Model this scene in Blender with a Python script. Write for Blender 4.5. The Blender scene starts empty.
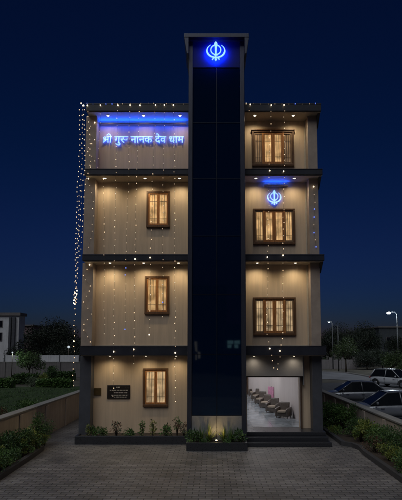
import bpy, math, random
from mathutils import Vector, Matrix, noise

SC = bpy.context.scene
COL = SC.collection
PI = math.pi
R = math.radians
rnd = random.Random(7)

# ------------------------------------------------------------------ camera
F, CX, CY = 477.0, 212.0, 303.6          # focal length and axis, in pixels of the 402 x 500 photograph
TH = R(5.2)                              # the camera looks up a little
CAM = Vector((0.0, -18.0, 3.55))
cs, sn = math.cos(TH), math.sin(TH)


def ray(px, py):
    u, v = (px - CX) / F, (CY - py) / F
    return Vector((u, cs - v * sn, sn + v * cs))


def P(px, py, Y):
    d = ray(px, py)
    return CAM + d * ((Y - CAM.y) / d.y)


def G(px, py, z=0.0):
    d = ray(px, py)
    return CAM + d * ((z - CAM.z) / d.z)


cam_d = bpy.data.cameras.new('camera')
cam = bpy.data.objects.new('camera', cam_d)
COL.objects.link(cam)
cam.location = CAM
cam.rotation_euler = (R(90) + TH, 0, 0)
cam_d.lens = 36 * F / 500
cam_d.sensor_width = 36
cam_d.shift_x = (201 - CX) / 500
cam_d.shift_y = (CY - 250) / 500
cam_d.clip_start = 0.1
cam_d.clip_end = 5000
SC.camera = cam

# ------------------------------------------------------------------ materials
MATS = {}


def newmat(name):
    m = bpy.data.materials.new(name)
    m.use_nodes = True
    nt = m.node_tree
    b = nt.nodes['Principled BSDF']
    MATS[name] = m
    return m, nt, b


def N(nt, typ, **kw):
    n = nt.nodes.new(typ)
    for k, v in kw.items():
        if hasattr(n, k):
            setattr(n, k, v)
        else:
            n.inputs[k].default_value = v
    return n


def L(nt, a, ao, b, bi):
    nt.links.new(a.outputs[ao], b.inputs[bi])


def simple(name, col, rough=0.5, metal=0.0, var=0.0, scale=4.0, bump=0.0, bscale=60.0, spec=0.5, stretch=(1, 1, 1)):
    """painted / plaster / metal surface with a broad noise of tone and a fine bump"""
    m, nt, b = newmat(name)
    b.inputs['Roughness'].default_value = rough
    b.inputs['Metallic'].default_value = metal
    b.inputs['Specular IOR Level'].default_value = spec
    b.inputs['Base Color'].default_value = (*col, 1)
    tc = N(nt, 'ShaderNodeTexCoord')
    mp = N(nt, 'ShaderNodeMapping')
    mp.inputs['Scale'].default_value = stretch
    L(nt, tc, 'Object', mp, 'Vector')
    if var > 0:
        no = N(nt, 'ShaderNodeTexNoise')
        no.inputs['Scale'].default_value = scale
        no.inputs['Detail'].default_value = 6
        no.inputs['Roughness'].default_value = 0.65
        L(nt, mp, 'Vector', no, 'Vector')
        mr = N(nt, 'ShaderNodeMapRange')
        mr.inputs['From Min'].default_value = 0.3
        mr.inputs['From Max'].default_value = 0.7
        mr.inputs['To Min'].default_value = 1 - var
        mr.inputs['To Max'].default_value = 1 + var
        L(nt, no, 'Fac', mr, 'Value')
        mx = N(nt, 'ShaderNodeMix', data_type='RGBA', blend_type='MULTIPLY')
        mx.inputs['Factor'].default_value = 1
        mx.inputs['A'].default_value = (*col, 1)
        L(nt, mr, 'Result', mx, 'B')
        nt.links.new(mx.outputs['Result'], b.inputs['Base Color']) if False else nt.links.new(mx.outputs[2], b.inputs['Base Color'])
        nt.links.new(mr.outputs['Result'], mx.inputs[7])
        mx.inputs[6].default_value = (*col, 1)
        r2 = N(nt, 'ShaderNodeMapRange')
        r2.inputs['To Min'].default_value = max(0.02, rough - 0.12)
        r2.inputs['To Max'].default_value = min(1, rough + 0.12)
        L(nt, no, 'Fac', r2, 'Value')
        L(nt, r2, 'Result', b, 'Roughness')
    if bump > 0:
        n2 = N(nt, 'ShaderNodeTexNoise')
        n2.inputs['Scale'].default_value = bscale
        n2.inputs['Detail'].default_value = 4
        L(nt, mp, 'Vector', n2, 'Vector')
        bp = N(nt, 'ShaderNodeBump')
        bp.inputs['Strength'].default_value = bump
        bp.inputs['Distance'].default_value = 0.01
        L(nt, n2, 'Fac', bp, 'Height')
        L(nt, bp, 'Normal', b, 'Normal')
    return m


def emit(name, col, strength, base=(0.8, 0.8, 0.8)):
    m, nt, b = newmat(name)
    b.inputs['Base Color'].default_value = (*base, 1)
    b.inputs['Emission Color'].default_value = (*col, 1)
    b.inputs['Emission Strength'].default_value = strength
    return m


def wall_mat(name, col, boards=7.0):
    """vertical cladding boards: fine grooves, each board a little different, streaks running down"""
    m, nt, b = newmat(name)
    tc = N(nt, 'ShaderNodeTexCoord')
    sep = N(nt, 'ShaderNodeSeparateXYZ')
    L(nt, tc, 'Object', sep, 'Vector')
    mul = N(nt, 'ShaderNodeMath', operation='MULTIPLY')
    mul.inputs[1].default_value = boards
    L(nt, sep, 'X', mul, 0)
    fl = N(nt, 'ShaderNodeMath', operation='FLOOR')
    L(nt, mul, 0, fl, 0)
    fr = N(nt, 'ShaderNodeMath', operation='FRACT')
    L(nt, mul, 0, fr, 0)
    wn = N(nt, 'ShaderNodeTexWhiteNoise', noise_dimensions='1D')
    nt.links.new(fl.outputs[0], wn.inputs['W'])
    mp = N(nt, 'ShaderNodeMapping')
    mp.inputs['Scale'].default_value = (5, 5, 0.5)
    L(nt, tc, 'Object', mp, 'Vector')
    no = N(nt, 'ShaderNodeTexNoise')
    no.inputs['Scale'].default_value = 2.2
    no.inputs['Detail'].default_value = 8
    L(nt, mp, 'Vector', no, 'Vector')
    no2 = N(nt, 'ShaderNodeTexNoise')
    no2.inputs['Scale'].default_value = 0.6
    no2.inputs['Detail'].default_value = 3
    L(nt, tc, 'Object', no2, 'Vector')
    a = N(nt, 'ShaderNodeMath', operation='MULTIPLY_ADD')
    nt.links.new(wn.outputs['Value'], a.inputs[0])
    a.inputs[1].default_value = 0.10
    a.inputs[2].default_value = 0.70
    a2 = N(nt, 'ShaderNodeMath', operation='MULTIPLY_ADD')
    L(nt, no, 'Fac', a2, 0)
    a2.inputs[1].default_value = 0.26
    L(nt, a, 0, a2, 2)
    a3 = N(nt, 'ShaderNodeMath', operation='MULTIPLY_ADD')
    L(nt, no2, 'Fac', a3, 0)
    a3.inputs[1].default_value = 0.22
    L(nt, a2, 0, a3, 2)
    mx = N(nt, 'ShaderNodeMix', data_type='RGBA', blend_type='MULTIPLY')
    mx.inputs[0].default_value = 1
    mx.inputs[6].default_value = (*col, 1)
    nt.links.new(a3.outputs[0], mx.inputs[7])
    nt.links.new(mx.outputs[2], b.inputs['Base Color'])
    b.inputs['Roughness'].default_value = 0.55
    # groove profile
    pp = N(nt, 'ShaderNodeMath', operation='PINGPONG')
    pp.inputs[1].default_value = 0.5
    L(nt, fr, 0, pp, 0)
    st = N(nt, 'ShaderNodeMapRange')
    st.inputs['From Max'].default_value = 0.06
    L(nt, pp, 0, st, 'Value')
    ad = N(nt, 'ShaderNodeMath', operation='MULTIPLY_ADD')
    L(nt, no, 'Fac', ad, 0)
    ad.inputs[1].default_value = 0.25
    L(nt, st, 'Result', ad, 2)
    bp = N(nt, 'ShaderNodeBump')
    bp.inputs['Strength'].default_value = 0.45
    bp.inputs['Distance'].default_value = 0.006
    L(nt, ad, 0, bp, 'Height')
    L(nt, bp, 'Normal', b, 'Normal')
    return m


def paver_mat():
    m, nt, b = newmat('clay_pavers')
    tc = N(nt, 'ShaderNodeTexCoord')
    br = N(nt, 'ShaderNodeTexBrick', offset=0.5)
    br.inputs['Scale'].default_value = 1.0
    br.inputs['Brick Width'].default_value = 0.32
    br.inputs['Row Height'].default_value = 0.16
    br.inputs['Mortar Size'].default_value = 0.012
    br.inputs['Mortar Smooth'].default_value = 0.3
    br.inputs['Bias'].default_value = 0.0
    br.inputs['Color1'].default_value = (0.205, 0.192, 0.183, 1)
    br.inputs['Color2'].default_value = (0.135, 0.127, 0.124, 1)
    br.inputs['Mortar'].default_value = (0.05, 0.046, 0.044, 1)
    L(nt, tc, 'Object', br, 'Vector')
    no = N(nt, 'ShaderNodeTexNoise')
    no.inputs['Scale'].default_value = 0.5
    no.inputs['Detail'].default_value = 8
    no.inputs['Roughness'].default_value = 0.7
    L(nt, tc, 'Object', no, 'Vector')
    mr = N(nt, 'ShaderNodeMapRange')
    mr.inputs['From Min'].default_value = 0.3
    mr.inputs['From Max'].default_value = 0.7
    mr.inputs['To Min'].default_value = 0.50
    mr.inputs['To Max'].default_value = 1.45
    L(nt, no, 'Fac', mr, 'Value')
    mx = N(nt, 'ShaderNodeMix', data_type='RGBA', blend_type='MULTIPLY')
    mx.inputs[0].default_value = 1
    nt.links.new(br.outputs['Color'], mx.inputs[6])
    nt.links.new(mr.outputs['Result'], mx.inputs[7])
    nt.links.new(mx.outputs[2], b.inputs['Base Color'])
    rr = N(nt, 'ShaderNodeMapRange')
    rr.inputs['To Min'].default_value = 0.38
    rr.inputs['To Max'].default_value = 0.75
    L(nt, no, 'Fac', rr, 'Value')
    L(nt, rr, 'Result', b, 'Roughness')
    n3 = N(nt, 'ShaderNodeTexNoise')
    n3.inputs['Scale'].default_value = 40
    L(nt, tc, 'Object', n3, 'Vector')
    ad = N(nt, 'ShaderNodeMath', operation='MULTIPLY_ADD')
    L(nt, n3, 'Fac', ad, 0)
    ad.inputs[1].default_value = 0.3
    inv = N(nt, 'ShaderNodeMath', operation='SUBTRACT')
    inv.inputs[0].default_value = 1
    L(nt, br, 'Fac', inv, 1)
    L(nt, inv, 0, ad, 2)
    bp = N(nt, 'ShaderNodeBump')
    bp.inputs['Strength'].default_value = 0.7
    bp.inputs['Distance'].default_value = 0.01
    L(nt, ad, 0, bp, 'Height')
    L(nt, bp, 'Normal', b, 'Normal')
    return m


def tile_mat():
    m, nt, b = newmat('polished_tiles')
    tc = N(nt, 'ShaderNodeTexCoord')
    br = N(nt, 'ShaderNodeTexBrick', offset=0.0)
    br.inputs['Scale'].default_value = 1.0
    br.inputs['Brick Width'].default_value = 0.8
    br.inputs['Row Height'].default_value = 0.8
    br.inputs['Mortar Size'].default_value = 0.004
    br.inputs['Color1'].default_value = (0.44, 0.50, 0.54, 1)
    br.inputs['Color2'].default_value = (0.38, 0.44, 0.49, 1)
    br.inputs['Mortar'].default_value = (0.2, 0.21, 0.21, 1)
    L(nt, tc, 'Object', br, 'Vector')
    no = N(nt, 'ShaderNodeTexNoise')
    no.inputs['Scale'].default_value = 1.6
    no.inputs['Detail'].default_value = 8
    no.inputs['Distortion'].default_value = 1.5
    L(nt, tc, 'Object', no, 'Vector')
    mr = N(nt, 'ShaderNodeMapRange')
    mr.inputs['From Min'].default_value = 0.35
    mr.inputs['From Max'].default_value = 0.65
    mr.inputs['To Min'].default_value = 0.6
    mr.inputs['To Max'].default_value = 1.15
    L(nt, no, 'Fac', mr, 'Value')
    mx = N(nt, 'ShaderNodeMix', data_type='RGBA', blend_type='MULTIPLY')
    mx.inputs[0].default_value = 1
    nt.links.new(br.outputs['Color'], mx.inputs[6])
    nt.links.new(mr.outputs['Result'], mx.inputs[7])
    nt.links.new(mx.outputs[2], b.inputs['Base Color'])
    b.inputs['Roughness'].default_value = 0.12
    return m


def leaf_mat(name, c1, c2, c3):
    m, nt, b = newmat(name)
    ge = N(nt, 'ShaderNodeNewGeometry')
    cr = N(nt, 'ShaderNodeValToRGB')
    e = cr.color_ramp.elements
    e[0].color = (*c1, 1)
    e[1].color = (*c3, 1)
    k = e.new(0.55)
    k.color = (*c2, 1)
    L(nt, ge, 'Random Per Island', cr, 'Fac')
    L(nt, cr, 'Color', b, 'Base Color')
    b.inputs['Roughness'].default_value = 0.5
    b.inputs['Transmission Weight'].default_value = 0.0
    b.inputs['Subsurface Weight'].default_value = 0.0
    return m


def wood_mat(name, c1, c2):
    m, nt, b = newmat(name)
    tc = N(nt, 'ShaderNodeTexCoord')
    mp = N(nt, 'ShaderNodeMapping')
    mp.inputs['Scale'].default_value = (22, 22, 1.5)
    L(nt, tc, 'Object', mp, 'Vector')
    no = N(nt, 'ShaderNodeTexNoise')
    no.inputs['Scale'].default_value = 2
    no.inputs['Detail'].default_value = 7
    no.inputs['Distortion'].default_value = 0.6
    L(nt, mp, 'Vector', no, 'Vector')
    cr = N(nt, 'ShaderNodeValToRGB')
    cr.color_ramp.elements[0].position = 0.3
    cr.color_ramp.elements[1].position = 0.7
    cr.color_ramp.elements[0].color = (*c1, 1)
    cr.color_ramp.elements[1].color = (*c2, 1)
    L(nt, no, 'Fac', cr, 'Fac')
    L(nt, cr, 'Color', b, 'Base Color')
    b.inputs['Roughness'].default_value = 0.38
    bp = N(nt, 'ShaderNodeBump')
    bp.inputs['Strength'].default_value = 0.2
    bp.inputs['Distance'].default_value = 0.004
    L(nt, no, 'Fac', bp, 'Height')
    L(nt, bp, 'Normal', b, 'Normal')
    return m


def curtain_mat(name, col, glow):
    """thin curtain behind a pane, softly lit from the room behind it; folds vary the cloth"""
    m, nt, b = newmat(name)
    tc = N(nt, 'ShaderNodeTexCoord')
    mp = N(nt, 'ShaderNodeMapping')
    mp.inputs['Scale'].default_value = (16, 16, 0.8)
    L(nt, tc, 'Object', mp, 'Vector')
    no = N(nt, 'ShaderNodeTexNoise')
    no.inputs['Scale'].default_value = 1.3
    no.inputs['Detail'].default_value = 4
    L(nt, mp, 'Vector', no, 'Vector')
    cr = N(nt, 'ShaderNodeValToRGB')
    cr.color_ramp.elements[0].position = 0.32
    cr.color_ramp.elements[1].position = 0.68
    cr.color_ramp.elements[0].color = tuple(c * 0.45 for c in col) + (1,)
    cr.color_ramp.elements[1].color = (*col, 1)
    L(nt, no, 'Fac', cr, 'Fac')
    nb_ = N(nt, 'ShaderNodeTexNoise')
    nb_.inputs['Scale'].default_value = 2.6
    nb_.inputs['Detail'].default_value = 3
    L(nt, tc, 'Object', nb_, 'Vector')
    mb_ = N(nt, 'ShaderNodeMapRange')
    mb_.inputs['From Min'].default_value = 0.35
    mb_.inputs['From Max'].default_value = 0.65
    mb_.inputs['To Min'].default_value = glow * 0.35
    mb_.inputs['To Max'].default_value = glow * 1.7
    L(nt, nb_, 'Fac', mb_, 'Value')
    L(nt, cr, 'Color', b, 'Base Color')
    L(nt, cr, 'Color', b, 'Emission Color')
    L(nt, mb_, 'Result', b, 'Emission Strength')
    b.inputs['Roughness'].default_value = 0.25
    b.inputs['Coat Weight'].default_value = 0.6
    b.inputs['Coat Roughness'].default_value = 0.05
    bp = N(nt, 'ShaderNodeBump')
    bp.inputs['Strength'].default_value = 0.4
    bp.inputs['Distance'].default_value = 0.02
    L(nt, no, 'Fac', bp, 'Height')
    L(nt, bp, 'Normal', b, 'Normal')
    return m


def stone_wall_mat(name, col):
    """panelled masonry wall: faint joints, blotches, run-off stains"""
    m, nt, b = newmat(name)
    tc = N(nt, 'ShaderNodeTexCoord')
    no = N(nt, 'ShaderNodeTexNoise')
    no.inputs['Scale'].default_value = 1.4
    no.inputs['Detail'].default_value = 9
    no.inputs['Roughness'].default_value = 0.7
    L(nt, tc, 'Object', no, 'Vector')
    mp = N(nt, 'ShaderNodeMapping')
    mp.inputs['Scale'].default_value = (6, 6, 0.4)
    L(nt, tc, 'Object', mp, 'Vector')
    n2 = N(nt, 'ShaderNodeTexNoise')
    n2.inputs['Scale'].default_value = 1.2
    n2.inputs['Detail'].default_value = 5
    L(nt, mp, 'Vector', n2, 'Vector')
    a = N(nt, 'ShaderNodeMath', operation='MULTIPLY_ADD')
    L(nt, no, 'Fac', a, 0)
    a.inputs[1].default_value = 0.7
    a.inputs[2].default_value = 0.32
    a2 = N(nt, 'ShaderNodeMath', operation='MULTIPLY_ADD')
    L(nt, n2, 'Fac', a2, 0)
    a2.inputs[1].default_value = 0.6
    L(nt, a, 0, a2, 2)
    mx = N(nt, 'ShaderNodeMix', data_type='RGBA', blend_type='MULTIPLY')
    mx.inputs[0].default_value = 1
    mx.inputs[6].default_value = (*col, 1)
    nt.links.new(a2.outputs[0], mx.inputs[7])
    nt.links.new(mx.outputs[2], b.inputs['Base Color'])
    b.inputs['Roughness'].default_value = 0.75
    bp = N(nt, 'ShaderNodeBump')
    bp.inputs['Strength'].default_value = 0.5
    bp.inputs['Distance'].default_value = 0.012
    L(nt, no, 'Fac', bp, 'Height')
    L(nt, bp, 'Normal', b, 'Normal')
    return m


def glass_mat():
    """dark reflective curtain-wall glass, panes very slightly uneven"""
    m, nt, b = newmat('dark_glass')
    b.inputs['Base Color'].default_value = (0.001, 0.009, 0.031, 1)  # blue in the base stands in for reflected night sky
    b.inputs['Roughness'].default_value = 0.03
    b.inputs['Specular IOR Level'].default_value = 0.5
    tc = N(nt, 'ShaderNodeTexCoord')
    no = N(nt, 'ShaderNodeTexNoise')
    no.inputs['Scale'].default_value = 0.8
    L(nt, tc, 'Object', no, 'Vector')
    bp = N(nt, 'ShaderNodeBump')
    bp.inputs['Strength'].default_value = 0.06
    bp.inputs['Distance'].default_value = 0.03
    L(nt, no, 'Fac', bp, 'Height')
    L(nt, bp, 'Normal', b, 'Normal')
    return m


M_wall = wall_mat('beige_cladding', (0.66, 0.505, 0.355))
M_col = simple('taupe_plaster', (0.40, 0.32, 0.26), 0.6, var=0.16, scale=2.5, bump=0.3)
M_slate = simple('slate_paint', (0.072, 0.075, 0.088), 0.5, var=0.2, scale=2.0, bump=0.25)
M_fascia = simple('dark_fascia_paint', (0.024, 0.026, 0.036), 0.42, var=0.2, scale=1.5, bump=0.15)
M_soffit = simple('soffit_board', (0.55, 0.49, 0.41), 0.6, var=0.12, scale=2.0, bump=0.2)
M_trim = simple('pale_trim', (0.55, 0.49, 0.40), 0.45, var=0.1)
M_frame = simple('brushed_grey_metal', (0.065, 0.068, 0.09), 0.38, 0.55, var=0.15, scale=5, stretch=(8, 8, 0.5))
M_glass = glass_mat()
M_mull = simple('black_mullion', (0.002, 0.006, 0.020), 0.4, 0.2, var=0.1)
M_bluepanel = simple('satin_sign_panel', (0.012, 0.022, 0.12), 0.5, var=0.12, scale=2, spec=0.12)
M_greystone = simple('grey_stone_panel', (0.24, 0.235, 0.23), 0.5, var=0.2, scale=3, bump=0.3)
M_granite = simple('black_granite', (0.032, 0.033, 0.038), 0.3, var=0.35, scale=30, bump=0.1)
M_soil = simple('soil', (0.05, 0.036, 0.026), 0.95, var=0.4, scale=12, bump=1.0, bscale=25)
M_lintel = simple('grey_lintel_board', (0.27, 0.26, 0.255), 0.5, var=0.1, scale=2, bump=0.2)
M_darkwood = wood_mat('dark_walnut', (0.085, 0.042, 0.020), (0.16, 0.082, 0.040))
M_orange = wood_mat('varnished_teak', (0.30, 0.115, 0.034), (0.52, 0.23, 0.075))
M_curtain = curtain_mat('cream_curtain', (0.82, 0.50, 0.22), 0.75)
M_curtain2 = curtain_mat('floral_curtain', (0.74, 0.46, 0.21), 0.55)
M_curtain3 = curtain_mat('ivory_curtain', (0.80, 0.56, 0.31), 0.5)
M_dusk = curtain_mat('dim_curtain', (0.50, 0.32, 0.18), 0.22)
M_teak2 = wood_mat('light_teak', (0.16, 0.095, 0.05), (0.27, 0.165, 0.09))
M_iron = simple('black_iron', (0.04, 0.028, 0.02), 0.5, 0.3, var=0.1)
M_plaque = simple('black_plaque_stone', (0.022, 0.018, 0.017), 0.25, var=0.2)
M_bronze = simple('bronze', (0.17, 0.115, 0.05), 0.4, 0.7, var=0.2)
M_letters = simple('pale_engraving', (0.55, 0.50, 0.45), 0.5, var=0.2)
M_brownwood = wood_mat('brown_board', (0.075, 0.045, 0.028), (0.13, 0.08, 0.05))
M_pav = paver_mat()
M_tile = tile_mat()
M_asphalt = simple('asphalt', (0.062, 0.064, 0.07), 0.8, var=0.3, scale=1.2, bump=0.6, bscale=50)
M_road = simple('worn_road', (0.20, 0.205, 0.22), 0.8, var=0.25, scale=0.5, bump=0.5, bscale=40)
M_ground = simple('bare_earth', (0.085, 0.078, 0.06), 0.95, var=0.4, scale=0.6, bump=0.8, bscale=8)
M_lawn = simple('lawn_turf', (0.028, 0.052, 0.012), 0.95, var=0.45, scale=1.2, bump=1.0, bscale=30)
M_kerb = simple('dark_kerb_stone', (0.055, 0.053, 0.056), 0.65, var=0.25, scale=6, bump=0.5)
M_compound = stone_wall_mat('tan_masonry', (0.53, 0.45, 0.385))
M_coping = stone_wall_mat('grey_coping', (0.27, 0.26, 0.245))
M_farwall = stone_wall_mat('grey_render', (0.17, 0.155, 0.155))
M_white = stone_wall_mat('white_render', (0.62, 0.62, 0.64))
M_darkbld = stone_wall_mat('dark_render', (0.055, 0.065, 0.075))
M_pinkbld = stone_wall_mat('pinkish_render', (0.20, 0.13, 0.14))
M_winglass = simple('window_glass', (0.01, 0.012, 0.016), 0.06)
M_hallwall = wall_mat('rose_wall_panel', (0.70, 0.64, 0.61), 1.3)
M_hallback = simple('hall_plaster', (0.60, 0.55, 0.53), 0.7, var=0.08)
M_leather = simple('brown_leather', (0.125, 0.105, 0.09), 0.38, var=0.25, scale=8, bump=0.3)
M_leather2 = simple('dark_brown_leather', (0.045, 0.038, 0.034), 0.38, var=0.25, scale=8, bump=0.3)
M_seat = simple('tan_upholstery', (0.42, 0.35, 0.27), 0.7, var=0.15, scale=9, bump=0.4)
M_pink = simple('pink_fabric', (0.62, 0.28, 0.42), 0.7, var=0.3, scale=7)
M_bark = simple('bark', (0.06, 0.045, 0.032), 0.9, var=0.4, scale=10, bump=1.0, stretch=(1, 1, 0.2))
M_leaf_dark = leaf_mat('leaf_dark', (0.021, 0.051, 0.015), (0.048, 0.104, 0.028), (0.095, 0.169, 0.043))
M_leaf_mid = leaf_mat('leaf_mid', (0.041, 0.095, 0.021), (0.087, 0.178, 0.041), (0.156, 0.248, 0.068))
M_leaf_yel = leaf_mat('leaf_yellow', (0.087, 0.129, 0.021), (0.199, 0.248, 0.047), (0.347, 0.357, 0.086))
M_leaf_red = leaf_mat('leaf_red', (0.078, 0.034, 0.022), (0.163, 0.078, 0.046), (0.202, 0.155, 0.093))
M_leaf_grey = leaf_mat('leaf_grey', (0.060, 0.083, 0.051), (0.113, 0.155, 0.089), (0.192, 0.238, 0.145))
M_leaf_tree = leaf_mat('leaf_tree', (0.03, 0.055, 0.015), (0.055, 0.10, 0.028), (0.10, 0.14, 0.05))
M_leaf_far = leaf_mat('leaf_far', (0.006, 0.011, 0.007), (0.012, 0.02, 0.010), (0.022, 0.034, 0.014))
M_pole = simple('galvanised_steel', (0.13, 0.135, 0.14), 0.6, 0.2, var=0.15)
M_tyre = simple('tyre_rubber', (0.012, 0.012, 0.013), 0.8, var=0.2)
M_rim = simple('alloy_rim', (0.45, 0.46, 0.47), 0.3, 0.8, var=0.1)
M_cglass = simple('car_glass', (0.008, 0.01, 0.013), 0.25, spec=0.12)
M_carwhite = simple('pearl_white_paint', (0.50, 0.52, 0.55), 0.22, var=0.05)
M_carsilver = simple('silver_paint', (0.26, 0.275, 0.30), 0.25, 0.4, var=0.05)
M_cargrey = simple('grey_paint', (0.20, 0.21, 0.23), 0.25, 0.4, var=0.06)
M_plastic = simple('black_plastic', (0.02, 0.02, 0.022), 0.5, var=0.1)
M_headlamp = simple('headlamp_lens', (0.6, 0.62, 0.65), 0.1)
M_tail = simple('tail_lens', (0.25, 0.012, 0.01), 0.15)
M_plate = simple('plate_white', (0.6, 0.6, 0.58), 0.5)
M_bulb = emit('warm_bulb', (1.0, 0.70, 0.40), 1.15)
M_bulb_hot = emit('warm_bulb_bright', (1.0, 0.78, 0.50), 4.0)
M_bulb_dim = emit('warm_bulb_dim', (1.0, 0.66, 0.36), 0.42)
M_bulb_blue = emit('blue_bulb', (0.06, 0.16, 1.0), 1.6)
M_wire = simple('green_wire', (0.10, 0.09, 0.07), 0.6)
M_lens = emit('downlight_lens', (1.0, 0.84, 0.60), 9.0)
M_ring = simple('white_ring', (0.6, 0.58, 0.54), 0.4)
M_signface = emit('sign_face', (0.30, 0.74, 0.95), 0.98)
M_signside = emit('sign_side', (0.04, 0.16, 1.0), 1.2)
M_signback = emit('sign_back', (0.02, 0.08, 1.0), 4.5)
M_emblemback = emit('emblem_back', (0.01, 0.06, 1.0), 70.0)
M_bluestrip = emit('blue_strip', (0.03, 0.10, 1.0), 3.0)
M_lampglow = emit('street_lamp_lens', (0.80, 0.90, 1.0), 18.0)
M_lampglow2 = emit('post_lamp_lens', (0.80, 0.92, 1.0), 0.6)
M_lampglow3 = emit('dim_lamp_lens', (0.55, 0.85, 1.0), 0.32)
M_uplens = emit('uplight_lens', (1.0, 0.72, 0.32), 9.0)
M_litwin = emit('lit_window', (1.0, 0.62, 0.62), 0.11)
M_litwin2 = emit('lit_window_cyan', (0.4, 0.85, 0.95), 0.75)
M_litwin3 = emit('lit_window_pale', (0.9, 0.85, 0.7), 0.45)
M_tube = emit('hall_tube', (1.0, 0.94, 0.92), 2.0)

# ------------------------------------------------------------------ mesh helpers


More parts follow.
